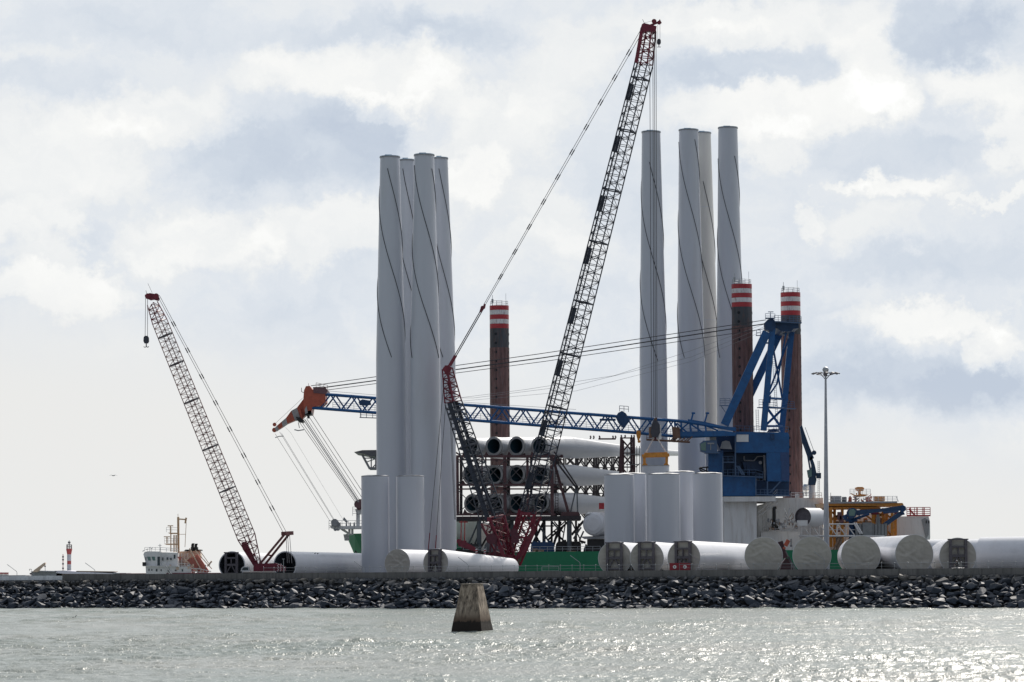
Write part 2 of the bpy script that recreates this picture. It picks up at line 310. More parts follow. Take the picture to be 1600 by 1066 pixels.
# ================================================================ SETTING
SA = Vector((-95.0, 633.0, 0)); SB = Vector((78.0, 520.0, 0))
SD = (SB - SA).normalized(); SN = Vector((-SD.y, SD.x, 0))
def wl(px, off, z=5.2):
    """point on a line parallel to the shore, 'off' metres inland, seen at photo column px"""
    k = G(px, 600, z).x / 600; A = SA + SN * off
    t = (k * A.y - A.x) / (SD.x - k * SD.y); p = A + SD * t
    return Vector((p.x, p.y, z))
def sea():
    NX, NY = 560, 900
    ys = 118.0 * (668.0 / 118.0) ** (np.arange(NY) / (NY - 1)); us = np.linspace(-0.20, 0.20, NX)
    Y = np.repeat(ys[:, None], NX, 1); X = us[None, :] * Y
    rng = np.random.default_rng(5); Z = np.zeros_like(X)
    for lam, amp, n in ((9.0, .036, 5), (4.5, .042, 8), (2.2, .032, 12), (1.15, .013, 18), (0.7, .008, 16)):
        for k in range(n):
            l = lam * rng.uniform(.75, 1.35); a = rng.normal(-1.45, 0.35 if lam > 2 else 0.7); ph = rng.uniform(0, 6.28)
            kk = 2 * math.pi / l; fade = np.clip(1.4 - Y / (l * 420.0), 0, 1) if l < 1.6 else 1.0
            arg = kk * (math.cos(a) * X + math.sin(a) * Y) + ph + 0.8 * np.sin(0.11 * X + 0.05 * Y + k)
            Z += fade * amp * rng.uniform(.6, 1.3) * (np.sin(arg) + 0.25 * np.sin(2 * arg))
    patch = 0.75 + 0.35 * np.sin(X * 0.045 + 1.3 * np.sin(Y * 0.02)) * np.sin(Y * 0.035 + 0.9)
    Z *= patch
    co = np.stack([X, Y, Z], -1).reshape(-1, 3).astype(np.float32)
    idx = np.arange(NX * NY).reshape(NY, NX)
    q = np.stack([idx[:-1, :-1], idx[:-1, 1:], idx[1:, 1:], idx[1:, :-1]], -1).reshape(-1, 4)
    me = bpy.data.meshes.new('sea'); me.vertices.add(len(co)); me.vertices.foreach_set('co', co.ravel())
    me.loops.add(q.size); me.loops.foreach_set('vertex_index', q.ravel().astype(np.int32))
    me.polygons.add(len(q)); me.polygons.foreach_set('loop_start', np.arange(0, q.size, 4, dtype=np.int32))
    me.polygons.foreach_set('use_smooth', np.ones(len(q), bool)); me.update(calc_edges=True); me.validate()
    m = bpy.data.materials.new('sea_water'); m.use_nodes = True; nt = m.node_tree; N = nt.nodes; L = nt.links; b = N['Principled BSDF']
    b.inputs['Roughness'].default_value = .27; b.inputs['IOR'].default_value = 1.33
    tc = N.new('ShaderNodeTexCoord'); mp = N.new('ShaderNodeMapping'); L.new(tc.outputs['Object'], mp.inputs[0]); mp.inputs['Scale'].default_value = (0.85, 0.6, 1.0)
    n = N.new('ShaderNodeTexNoise'); L.new(mp.outputs[0], n.inputs['Vector']); n.inputs['Scale'].default_value = 3.3; n.inputs['Detail'].default_value = 4; n.inputs['Roughness'].default_value = 0.62
    # wind ripples, steep only in scattered cat's-paws
    mk = N.new('ShaderNodeTexNoise'); mq = N.new('ShaderNodeMapping'); L.new(tc.outputs['Object'], mq.inputs[0]); mq.inputs['Scale'].default_value = (0.9, 0.35, 1); L.new(mq.outputs[0], mk.inputs['Vector']); mk.inputs['Scale'].default_value = 1.0; mk.inputs['Detail'].default_value = 3
    mr = N.new('ShaderNodeMapRange'); L.new(mk.outputs[0], mr.inputs[0]); mr.inputs[1].default_value = .50; mr.inputs[2].default_value = .68; mr.inputs[3].default_value = .38; mr.inputs[4].default_value = .54
    hm = N.new('ShaderNodeMath'); hm.operation = 'MULTIPLY'; L.new(n.outputs[0], hm.inputs[0]); L.new(mr.outputs[0], hm.inputs[1])
    bp = N.new('ShaderNodeBump'); L.new(hm.outputs[0], bp.inputs['Height']); bp.inputs['Distance'].default_value = .30; bp.inputs['Strength'].default_value = 1.0
    L.new(bp.outputs[0], b.inputs['Normal'])
    n2 = N.new('ShaderNodeTexNoise'); L.new(tc.outputs['Object'], n2.inputs['Vector']); n2.inputs['Scale'].default_value = 0.03; n2.inputs['Detail'].default_value = 4
    r = N.new('ShaderNodeValToRGB'); L.new(n2.outputs[0], r.inputs[0]); r.color_ramp.elements[0].position = .35; r.color_ramp.elements[1].position = .65
    r.color_ramp.elements[0].color = (0.185, 0.22, 0.205, 1); r.color_ramp.elements[1].color = (0.245, 0.26, 0.24, 1)
    L.new(r.outputs[0], b.inputs['Base Color'])
    me.materials.append(m)
    o = bpy.data.objects.new('sea', me); COL.objects.link(o); o['kind'] = 'structure'
    # the open sea out to the horizon, just under the rippled sheet
    mb = MB(); mb.add([(-9000, -300, -0.45), (9000, -300, -0.45), (30000, 40000, -0.45), (-30000, 40000, -0.45)], [(0, 1, 2, 3)])
    mb.build('open_sea', m, kind='structure')
sea()
# quay ground behind the wall and the core of the breakwater
def quay():
    p0 = SA - SD * 70; p1 = SB + SD * 90
    mb = MB()
    e0 = p0 + SN * 9.4; e1 = p1 + SN * 9.4
    f0 = Vector((-150, 775, 0)); f1 = Vector((300, 775, 0))
    top = [Vector((e0.x, e0.y, 5.2)), Vector((e1.x, e1.y, 5.2)), Vector((f1.x, f1.y, 5.2)), Vector((f0.x, f0.y, 5.2))]
    mb.prism(top, (0, 0, -7)); mb.build('quay_ground', M_YARD, kind='structure')
    mb = MB()
    a, b = p0 + Vector((0, 0, -1.2)), p1 + Vector((0, 0, -1.2))
    c, d = p1 + SN * 9.35 + Vector((0, 0, 4.75)), p0 + SN * 9.35 + Vector((0, 0, 4.75))
    c2, d2 = p1 + SN * 9.35 + Vector((0, 0, -1.2)), p0 + SN * 9.35 + Vector((0, 0, -1.2))
    mb.add([a, b, c, d, c2, d2], [(0, 1, 2, 3), (0, 3, 5), (1, 4, 2), (3, 2, 4, 5)]); mb.build('breakwater_slope', mat('slope_core', (0.02, 0.021, 0.024), 0.9, var=.3, scale=2), kind='structure')
quay()
def rocks():
    rm = bpy.data.materials.new('armour_rock'); rm.use_nodes = True; nt = rm.node_tree; N = nt.nodes; L = nt.links; b = N['Principled BSDF']
    b.inputs['Roughness'].default_value = 0.62; b.inputs['Specular IOR Level'].default_value = 0.35
    geo = N.new('ShaderNodeNewGeometry'); oi = N.new('ShaderNodeObjectInfo'); tc = N.new('ShaderNodeTexCoord'); sp = N.new('ShaderNodeSeparateXYZ'); L.new(geo.outputs['Position'], sp.inputs[0])
    at = N.new('ShaderNodeAttribute'); at.attribute_name = 'tone'
    ad = N.new('ShaderNodeMath'); ad.operation = 'ADD'; L.new(at.outputs['Fac'], ad.inputs[0]); L.new(oi.outputs['Random'], ad.inputs[1])
    fr = N.new('ShaderNodeMath'); fr.operation = 'FRACT'; L.new(ad.outputs[0], fr.inputs[0])
    n = N.new('ShaderNodeTexNoise'); L.new(geo.outputs['Position'], n.inputs['Vector']); n.inputs['Scale'].default_value = 2.2; n.inputs['Detail'].default_value = 6; n.inputs['Roughness'].default_value = .65
    # the rocks above the splash zone are dry and paler, those below stay dark and wet-stained
    hz = N.new('ShaderNodeMapRange'); L.new(sp.outputs[2], hz.inputs[0]); hz.inputs[1].default_value = 3.4; hz.inputs[2].default_value = 5.2
    c1 = N.new('ShaderNodeValToRGB'); L.new(fr.outputs[0], c1.inputs[0]); e = c1.color_ramp.elements
    e[0].position = 0; e[0].color = (0.030, 0.039, 0.056, 1); e[1].position = 1; e[1].color = (0.066, 0.082, 0.110, 1)
    for p, c in ((.35, (0.047, 0.058, 0.080)), (.62, (0.036, 0.045, 0.062)), (.88, (0.085, 0.095, 0.115))): x = e.new(p); x.color = (*c, 1)
    c2 = N.new('ShaderNodeValToRGB'); L.new(fr.outputs[0], c2.inputs[0]); e = c2.color_ramp.elements
    e[0].position = 0; e[0].color = (0.08, 0.078, 0.078, 1); e[1].position = 1; e[1].color = (0.20, 0.18, 0.155, 1)
    x = e.new(.4); x.color = (0.055, 0.062, 0.075, 1); x = e.new(.7); x.color = (0.13, 0.12, 0.11, 1)
    mx = N.new('ShaderNodeMix'); mx.data_type = 'RGBA'; L.new(hz.outputs[0], mx.inputs[0]); L.new(c1.outputs[0], mx.inputs[6]); L.new(c2.outputs[0], mx.inputs[7])
    vr = N.new('ShaderNodeMapRange'); L.new(n.outputs[0], vr.inputs[0]); vr.inputs[1].default_value = .3; vr.inputs[2].default_value = .7; vr.inputs[3].default_value = .8; vr.inputs[4].default_value = 1.2
    ml = N.new('ShaderNodeVectorMath'); ml.operation = 'SCALE'; L.new(mx.outputs[2], ml.inputs[0]); L.new(vr.outputs[0], ml.inputs[3]); L.new(ml.outputs[0], b.inputs['Base Color'])
    bp = N.new('ShaderNodeBump'); L.new(n.outputs[0], bp.inputs['Height']); bp.inputs['Distance'].default_value = 0.05; L.new(bp.outputs[0], b.inputs['Normal'])
    rnd = random.Random(3)
    variants = []
    for k in range(18):
        bm = bmesh.new()
        sx, sy, sz = rnd.uniform(.9, 1.5), rnd.uniform(.7, 1.0), rnd.uniform(.38, .72)
        for j in range(rnd.randint(13, 19)):
            v = Vector((rnd.gauss(0, 1), rnd.gauss(0, 1), rnd.gauss(0, 1))).normalized() * rnd.uniform(.86, 1.05)
            # push the points towards a block so that faces come out broad and angular
            mxc = max(abs(v.x), abs(v.y), abs(v.z)); v = v.lerp(v / mxc * 0.92, 0.55)
            bm.verts.new((v.x * sx, v.y * sy, v.z * sz))
        r = bmesh.ops.convex_hull(bm, input=bm.verts)
        bmesh.ops.delete(bm, geom=[g for g in bm.verts if not g.link_faces], context='VERTS')
        bmesh.ops.dissolve_limit(bm, angle_limit=R(16), verts=bm.verts, edges=bm.edges)
        bmesh.ops.bevel(bm, geom=bm.edges[:], offset=0.05, segments=1, affect='EDGES')
        bmesh.ops.recalc_face_normals(bm, faces=bm.faces)
        me = bpy.data.meshes.new('rock'); bm.to_mesh(me); bm.free(); me.materials.append(rm)
        a = me.attributes.new('tone', 'FLOAT', 'POINT'); a.data.foreach_set('value', [0.0] * len(me.vertices))
        variants.append((me, np.array([v.co[:] for v in me.vertices]), [tuple(p.vertices) for p in me.polygons]))
    L_ = (SB - SA).length; items = []
    st, ss = 1.12, 0.86
    t = -20.0
    rowz = int(10.6 / ss) + 2
    for i in range(rowz):
        s = -0.3 + i * ss; t = -16 + rnd.uniform(0, 1)
        while t < L_ + 24:
            t += st * rnd.uniform(.7, 1.35); f = s / 10.2
            off = f * 9.2 + rnd.uniform(-.3, .3)
            z = -0.55 + f * 5.35 + rnd.uniform(-.12, .28)
            if off > 8.75: off = 8.75 + rnd.uniform(-.3, .05)
            sz = 0.62 * math.exp(rnd.gauss(0, .33)) * (1.05 if f < .85 else .8)
            sz = min(sz, 1.25)
            if f > .8: z = min(z, 5.05 - .35 * sz)
            p = SA + SD * t + SN * off; p.z = z
            rot = Matrix.Rotation(rnd.uniform(0, 6.28), 3, 'Z') @ Matrix.Rotation(rnd.gauss(0, .34), 3, 'X') @ Matrix.Rotation(rnd.gauss(0, .32), 3, 'Y')
            items.append((sz, p, rot, rnd.randrange(18), rnd.random()))
    inview = [k for k, it in enumerate(items) if abs(it[1].x / it[1].y) < 0.152 and it[1].z > -0.1]
    # the individuals: those that show largest, with the front of the slope and the top edge open to view
    inview.sort(key=lambda k: -items[k][0] * (1000 / items[k][1].y))
    pick = set(inview[:300])
    vs = []; fs = []; tone = []
    first = True
    for k, (sz, p, rot, vi, rn) in enumerate(items):
        me, co, fa = variants[vi]
        if k in pick:
            o = bpy.data.objects.new('rock', me); COL.objects.link(o)
            o.matrix_world = Matrix.Translation(p) @ rot.to_4x4() @ Matrix.Scale(sz, 4)
            tag(o, 'large angular dark rock lying loose on the breakwater slope', 'rock', 'rocks on the breakwater')
        else:
            w = (co * sz) @ np.array(rot).T + np.array(p); o_ = len(vs)
            vs.extend(map(tuple, w)); tone.extend([rn] * len(w)); fs.extend(tuple(a + o_ for a in f) for f in fa)
    me = bpy.data.meshes.new('rock_armour'); me.from_pydata(vs, [], fs); me.materials.append(rm)
    a = me.attributes.new('tone', 'FLOAT', 'POINT'); a.data.foreach_set('value', tone)
    o = bpy.data.objects.new('rock_armour', me); COL.objects.link(o)
    tag(o, 'mass of smaller dark broken rock filling the breakwater slope', 'rocks', 'rocks on the breakwater', 'stuff')
rocks()

def walls():
    # dark wall in cast lengths with a thin joint between, and its pale continuation on the left
    w = thing('concrete_wall', 'long low dark concrete wall along the top of the rock slope', 'wall', wl(800, 9.6))
    body = MB(); t0 = (wl(98, 9.5) - SA - SN * 9.5).dot(SD); t1 = (SB - SA).length + 60; L_ = 6.0
    t = t0; i = 0
    rnd = random.Random(4)
    def seg(mb, ta, tb, h, zoff=0):
        a = SA + SD * ta + SN * 9.62; b = SA + SD * tb + SN * 9.62
        mb.beam(Vector((a.x, a.y, 5.2 + h / 2 - .25)), Vector((b.x, b.y, 5.2 + h / 2 - .25)), 0.40, h + .5)
    while t < t1:
        seg(body, t + .012, min(t + L_, t1) - .012, 1.03 + rnd.uniform(-.012, .012)); t += L_
    body.build('wall_panels', M_CONC, w)
    w = thing('pale_concrete_wall', 'short pale grey panelled wall at the far left end of the breakwater', 'wall', wl(40, 9.6))
    body = MB(); t = -70.0; te = t0 - .02
    while t < te:
        seg(body, t + .02, min(t + 1.15, te) - .02, 0.80 + 0.02 * math.sin(t)); t += 1.15
    body.build('wall_panels', M_CONCW, w)
walls()
def fence():
    f = thing('railing', 'thin galvanised railing with round knobs running along the concrete wall', 'fence', wl(900, 10.4))
    ts = []; t = (wl(412, 10.4) - SA - SN * 10.4).dot(SD); te = (wl(1640, 10.4) - SA - SN * 10.4).dot(SD)
    pt = lambda t, z: SA + SD * t + SN * 10.4 + Vector((0, 0, z))
    mb = MB(); mb.tube(pt(t, 7.15), pt(te, 7.15), .028, n=5); mb.tube(pt(t, 6.62), pt(te, 6.62), .014, n=4)
    mb.build('rail', M_GALV, f)
    k = 0
    while t < te:
        mb = MB(); mb.tube(pt(t, 5.2), pt(t, 7.14), .032, n=5); mb.lathe(pt(t, 7.13), (0, 0, 1), [(0, 0.0), (.02, .07), (.08, .085), (.14, .05), (.17, 0)], n=8)
        mb.build('post', M_GALV, f); t += 2.33
fence()
def gates():
    # low frames of the quayside railing, seen over the wall
    for (px, w, lab) in ((556, 2.6, 'low tubular barrier beside the left upright tower section'), (860, 3.4, 'low tubular barrier in front of the green hull'), (1530, 3.0, 'low tubular barrier at the right end of the quay'), (1110, 2.4, 'low tubular barrier in front of the bright tower tube')):
        t = thing('barrier', lab, 'barrier', wl(px, 11.4)); mb = MB(); c = wl(px, 11.4); a = c - SD * w / 2; b = c + SD * w / 2
        mb.tube(a, a + Vector((0, 0, 1.75)), .04, n=5); mb.tube(b, b + Vector((0, 0, 1.75)), .04, n=5); mb.build('upright', M_GALV, t)
        mb = MB(); mb.tube(a + Vector((0, 0, 1.75)), b + Vector((0, 0, 1.75)), .04, n=5); mb.tube(a + Vector((0, 0, 1.1)), b + Vector((0, 0, 1.1)), .03, n=5); mb.build('crossbar', M_GALV, t)
gates()
def lamps():
    data = [(26.5, 884.5, 'far left, above the pale wall'), (148.5, 882.0, 'right of the lighthouse'), (443, None, 'in front of the dark open tube'), (569, 880.0, 'beside the upright tower sections'), (731.5, 873.5, 'in front of the white tapered tube'),
            (906.5, 870.5, 'in front of the green hull'), (1093, 868.0, 'in front of the third framed tube'), (1288, 865.0, 'in front of the second covered tube from the light mast')]
    for px, ty, lab in data:
        b = wl(px, 13.0)
        t = thing('street_lamp', 'small quayside lamp post ' + lab, 'street lamp', b, 'quayside lamp posts')
        s = b.y / FPX
        if ty is None:
            mb = MB(); mb.tube(b, b + Vector((0, 0, 3.5)), .055, .045, n=6); mb.build('pole', M_GALV, t)
            mb = MB(); mb.box(b + Vector((-.02, 0, 3.52)), (.42, .2, .12)); mb.build('lamp_head', M_GREY, t); continue
        top = P(px - 12, ty, b.y); zt = P(px, ty + 10, b.y).z
        mb = MB(); e = Vector((b.x, b.y, zt)); k = e + Vector((-.12, 0, .22)); mb.path([b, e, k, top], .05, n=6); mb.build('pole', M_GALV, t)
        mb = MB(); dd = (top - k).normalized(); mb.beam(top - dd * .1, top + dd * .5, .16, .10); mb.build('lamp_head', M_GALV, t)
lamps()
def beacon():
    Y = 345.0; t = thing('beacon', 'tapered concrete beacon block standing in the water', 'beacon', G(738, Y, 0))
    m = bpy.data.materials.new('weathered_concrete'); m.use_nodes = True; nt = m.node_tree; N = nt.nodes; L = nt.links; b = N['Principled BSDF']; b.inputs['Roughness'].default_value = .85
    tc = N.new('ShaderNodeTexCoord'); sp = N.new('ShaderNodeSeparateXYZ'); L.new(tc.outputs['Object'], sp.inputs[0])
    mp = N.new('ShaderNodeMapping'); L.new(tc.outputs['Object'], mp.inputs[0]); mp.inputs['Scale'].default_value = (1, 1, .3)
    n = N.new('ShaderNodeTexNoise'); L.new(mp.outputs[0], n.inputs['Vector']); n.inputs['Scale'].default_value = 3.2; n.inputs['Detail'].default_value = 8; n.inputs['Roughness'].default_value = .7
    r = N.new('ShaderNodeValToRGB'); L.new(n.outputs[0], r.inputs[0]); e = r.color_ramp.elements
    e[0].position = .36; e[0].color = (.07, .056, .044, 1); e[1].position = .62; e[1].color = (.45, .37, .29, 1); x = e.new(.5); x.color = (.27, .215, .165, 1)
    # algae band left by the tide
    nz = N.new('ShaderNodeMath'); nz.operation = 'MULTIPLY_ADD'; L.new(n.outputs[0], nz.inputs[0]); nz.inputs[1].default_value = -.9; L.new(sp.outputs[2], nz.inputs[2])
    tz = N.new('ShaderNodeMapRange'); L.new(nz.outputs[0], tz.inputs[0]); tz.inputs[1].default_value = .62; tz.inputs[2].default_value = .78
    mz = N.new('ShaderNodeMapRange'); L.new(nz.outputs[0], mz.inputs[0]); mz.inputs[1].default_value = .8; mz.inputs[2].default_value = 1.7
    mxa = N.new('ShaderNodeMix'); mxa.data_type = 'RGBA'; L.new(mz.outputs[0], mxa.inputs[0]); mxa.inputs[6].default_value = (.12, .08, .055, 1); L.new(r.outputs[0], mxa.inputs[7])
    mx = N.new('ShaderNodeMix'); mx.data_type = 'RGBA'; L.new(tz.outputs[0], mx.inputs[0]); mx.inputs[6].default_value = (.020, .014, .010, 1); L.new(mxa.outputs[2], mx.inputs[7]); L.new(mx.outputs[2], b.inputs['Base Color'])
    bp = N.new('ShaderNodeBump'); L.new(n.outputs[0], bp.inputs['Height']); bp.inputs['Distance'].default_value = .05; L.new(bp.outputs[0], b.inputs['Normal'])
    c = G(738, Y + 1.7, 0); a = R(-21)
    def ring(h, w, z, jit=0):
        out = []
        rr = random.Random(int(z * 10))
        for (x, y) in ((-1, -1), (1, -1), (1, 1), (-1, 1)):
            q = Vector((x * w / 2, y * w / 2, 0)); q.rotate(Matrix.Rotation(a, 3, 'Z')); out.append(Vector((c.x + q.x + rr.uniform(-jit, jit), c.y + q.y, z)))
        return out
    bm = bmesh.new(); lv = []
    for k in range(15):
        f = k / 14; z = -1.2 + 6.05 * f; w = 3.35 + (1.72 - 3.35) * ((z + .0) / 4.85)
        lv.append([bm.verts.new(p) for p in ring(0, w, z, .015)])
    for A, B in zip(lv[:-1], lv[1:]):
        for k in range(4): bm.faces.new((A[k], A[(k + 1) % 4], B[(k + 1) % 4], B[k]))
    bm.faces.new(lv[-1]); 
    bmesh.ops.bevel(bm, geom=[e_ for e_ in bm.edges if abs((e_.verts[0].co - e_.verts[1].co).z) > .1 or all(v.co.z > 4.8 for v in e_.verts)], offset=.06, segments=2, affect='EDGES')
    bmesh.ops.recalc_face_normals(bm, faces=bm.faces)
    me = bpy.data.meshes.new('block'); bm.to_mesh(me); bm.free(); me.materials.append(m)
    o = bpy.data.objects.new('block', me); COL.objects.link(o); o.parent = t; o.matrix_parent_inverse = parent_world(t).inverted()
    mb = MB(); rr = random.Random(2)
    p = ring(0, 1.80, 4.845); mb.prism(p, (0, 0, .09)); mb.build('cap', mat('cap_concrete', (.33, .28, .23), .85, var=.4, scale=3, bump=.03), t)
beacon()
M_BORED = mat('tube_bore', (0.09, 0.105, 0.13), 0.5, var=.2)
# ================================================================ TOWERS AND TOWER SECTIONS
def strake(mb, cx, cy, prof_r, z0, z1, ph, pitch, r=0.075):
    n = max(12, int((z0 - z1) / 0.8)); pts = []
    for k in range(n + 1):
        z = z0 + (z1 - z0) * k / n; a = ph + (z0 - z) / pitch * 2 * math.pi; rr = prof_r(z) + r * .7
        pts.append(Vector((cx + math.cos(a) * rr, cy + math.sin(a) * rr, z)))
    for a, b in zip(pts[:-1], pts[1:]): mb.tube(a, b, r, n=5, caps=False)
def tall_tower(px, Y, ytop, wtop, wbase, label, group, ph0, zs0=265, zs1=560, paint=None, ymid=560, pitch=420, zb=5.2):
    base = G(px, Y, zb); s = S(Y); c = base; ztop = P(px, ytop, Y).z; zmid = P(px, ymid, Y).z
    rt, rb = wtop / s / 2, wbase / s / 2
    t = thing('tower', label, 'tower', base, group)
    mb = MB(); H = ztop - zb; prof = [(0, rb)]; n = 8
    zq = [zb + .15, zmid - 22, zmid - 6] ; 
    def rad(z):
        if z <= zmid: return rb
        f = (z - zmid) / (ztop - zmid); return rb + (rt - rb) * min(1.0, f * 1.0) 
    zs = [zb, zb + (zmid - zb) * .33, zb + (zmid - zb) * .66, zmid] + [zmid + (ztop - zmid) * k / 6 for k in range(1, 7)]
    mb.lathe(base, (0, 0, 1), [(z - zb, rad(z)) for z in zs], n=72); mb.build('shell', paint or M_TOWER, t)
    for z in zs[1:-1:3]:
        mb = MB(); mb.lathe(base + Vector((0, 0, z - zb)), (0, 0, 1), [(-.05, rad(z) + .004), (0, rad(z) + .02), (.05, rad(z) + .004)], n=72); mb.build('weld_seam', M_TOWER, t)
    mb = MB(); h = ztop - zb
    mb.lathe(base, (0, 0, 1), [(h - .28, rt), (h - .28, rt + .13), (h, rt + .13), (h, rt - .2)], n=64, smooth=False); mb.build('top_flange', M_FLANGE, t)
    mb = MB(); mb.lathe(base, (0, 0, 1), [(h, rt + .10), (h + .10, rt + .06), (h + .22, rt * .6), (h + .26, 0.0)], n=40); 
    mb.box(base + Vector((-.3, -.4, h + .28)), (rt * .7, .5, .22)); mb.build('lid', M_LID, t)
    for k in range(3):
        mb = MB(); z0 = P(px, zs0, Y).z; z1 = P(px, zs1, Y).z
        strake(mb, base.x, base.y, rad, z0 + .4 * k, z1, ph0 + k * 2 * math.pi / 3, pitch / s); mb.build('strake', M_STRAKE, t)
    return t
# angles: 0 = right flank, -pi/2 = facing the camera
gl = 'assembled towers, left cluster'; gr = 'assembled towers, right cluster'
tall_tower(612, 700, 245, 30.5, 46, 'leftmost tall grey tower of the left cluster, wound with black strakes', gl, R(-102))
tall_tower(638.5, 713, 250, 24, 44, 'tall tower behind and between the two front towers of the left cluster', gl, R(-118))
tall_tower(666, 698, 242, 31, 47, 'tallest front tower of the left cluster, second from the left in front', gl, R(-42))
tall_tower(691.5, 712, 247, 23, 44, 'rightmost tall tower of the left cluster, with the crane mast rising before it', gl, R(-100))
tall_tower(1023.5, 818, 206, 29, 43, 'tall tower directly behind the hanging hoist ropes, leftmost of the right cluster', gr, R(-104), zs0=255, zs1=565, zb=11)
tall_tower(1082.5, 819, 203, 30, 43, 'tall front tower in the middle of the right cluster', gr, R(185), zs0=222, zs1=560, zb=11)
tall_tower(1105, 829, 207.5, 25, 42, 'tall creamier tower half hidden behind the middle tower of the right cluster', gr, R(-95), zs0=285, zs1=560, paint=M_TOWER2, zb=11)
tall_tower(1144.5, 822, 199.5, 30, 43, 'tall tower at the right end of the right cluster, behind a striped leg', gr, R(185), zs0=248, zs1=560, zb=11)

def short_tower(px, Y, ytop, w, label, group, rough=0, capw=True):
    base = G(px, Y); s = S(Y); r = w / s / 2; h = P(px, ytop, Y).z - 5.2
    t = thing('upright_tower_section', label, 'tower section', base, group)
    mb = MB(); mb.lathe(base, (0, 0, 1), [(.25, r), (h * .33, r), (h * .66, r), (h, r)], n=72); mb.build('shell', M_TOWER, t)
    mb = MB(); mb.lathe(base, (0, 0, 1), [(0, r + .08), (.25, r + .08), (.25, r)], n=64, smooth=False); mb.build('base_flange', M_FLANGE, t)
    mb = MB(); mb.lathe(base, (0, 0, 1), [(h, r + .02), (h + .12, r + .02), (h + .12, r - .12), (h, r - .12)], n=64, smooth=False); mb.build('flange', M_FLANGE, t)
    mb = MB(); rr = random.Random(int(px)); n = 48
    # white sheeting pulled over the open top, sagging between its folds
    ring = lambda q, dz: [base + Vector((math.cos(a) * r * q, math.sin(a) * r * q, h + dz + .06 * math.sin(a * 5 + px) * q)) for a in [2 * math.pi * k / n for k in range(n)]]
    A, B, C_ = ring(1.0, .13), ring(.6, .30), ring(.15, .36)
    for U, V in ((A, B), (B, C_)): mb.add(U + V, [(j, n + j, n + (j + 1) % n, (j + 1) % n) for j in range(n)], 0, True)
    mb.add(C_, [tuple(reversed(range(n)))]); mb.build('top_cover', M_WHITE if capw else M_FLANGE, t)
    return t
gs = 'short upright tower sections, left pair'; gs2 = 'short upright tower sections, right row'
short_tower(586.8, 672, 745, 43.5, 'short upright section at the far left, in front of the leftmost tall tower', gs, capw=False)
short_tower(641.5, 672, 745, 43.5, 'short upright section in front of the two middle towers of the left cluster', gs, capw=False)
short_tower(968.5, 640, 743, 47, 'short upright section at the left end of the right row', gs2)
short_tower(989, 650, 741.5, 44, 'short upright section mostly hidden second from left in the right row', gs2)
short_tower(1039, 640, 742, 49, 'short upright section standing foremost in the middle of the right row', gs2)
short_tower(1064, 651, 738.5, 46, 'short upright section just right of the foremost one, slightly taller', gs2)
short_tower(1107, 644, 741, 46, 'short upright section at the right end, against the white crane pedestal', gs2)
# the section that hangs under the yellow lifting beam
def lifted():
    px, Y = 1026, 690; base = G(px, Y); s = S(Y); r = 42.5 / s / 2; h = P(px, 728, Y).z - 5.2
    t = thing('lifted_tower_section', 'pale tower section rising behind the upright row, held by the yellow lifting beam', 'tower section', base)
    mb = MB(); mb.lathe(base, (0, 0, 1), [(0.4, r), (h * .5, r), (h, r)], n=64); mb.build('shell', M_TOWER, t)
    mb = MB(); mb.lathe(base, (0, 0, 1), [(h - .1, r + .06), (h + .06, r + .06), (h + .06, r - .3), (h + .07, 0)], n=48, smooth=False); mb.build('flange', M_FLANGE, t)
    q = lambda x, y, dy=0: P(x, y, Y + dy)
    t = thing('lifting_beam', 'yellow spreader beam on slings above the pale tower section', 'lifting beam', q(1024, 712))
    mb = MB(); mb.beam(q(1006.5, 711.5), q(1043, 710.5), .7, 1.0)
    mb.beam(q(1006.2, 710), q(1006.8, 714.5), .9, 1.0, up=(0, 1, 0)); mb.beam(q(1041.8, 709), q(1042.5, 714), .9, 1.0, up=(0, 1, 0)); mb.build('beam', M_YEL, t)
    for a, b, c in ((1006.5, 1007, 1007.5), (1042, 1041.5, 1041)):
        mb = MB(); mb.beam(q(a, 713), q(b, 724), .55, .55, up=(0, 1, 0)); mb.slab([(c - 4.5, 727.6), (c - 3, 724.5), (c + 1.5, 723), (c + 5, 727.6)], Y - .4, .8); mb.build('clamp_arm', M_YEL, t)
    for a, b in (((1021.5, 684), (1009.5, 706)), ((1026.5, 684), (1040, 706)), ):
        mb = MB(); mb.tube(q(*a), q(*b), .13, n=6); mb.tube(q(a[0] + .6, a[1], .6), q(b[0] + .6, b[1], .6), .10, n=6); mb.tube(q(*b), q(b[0], b[1] + 4), .22, n=6); mb.build('sling', M_STRIPEW, t)
lifted()

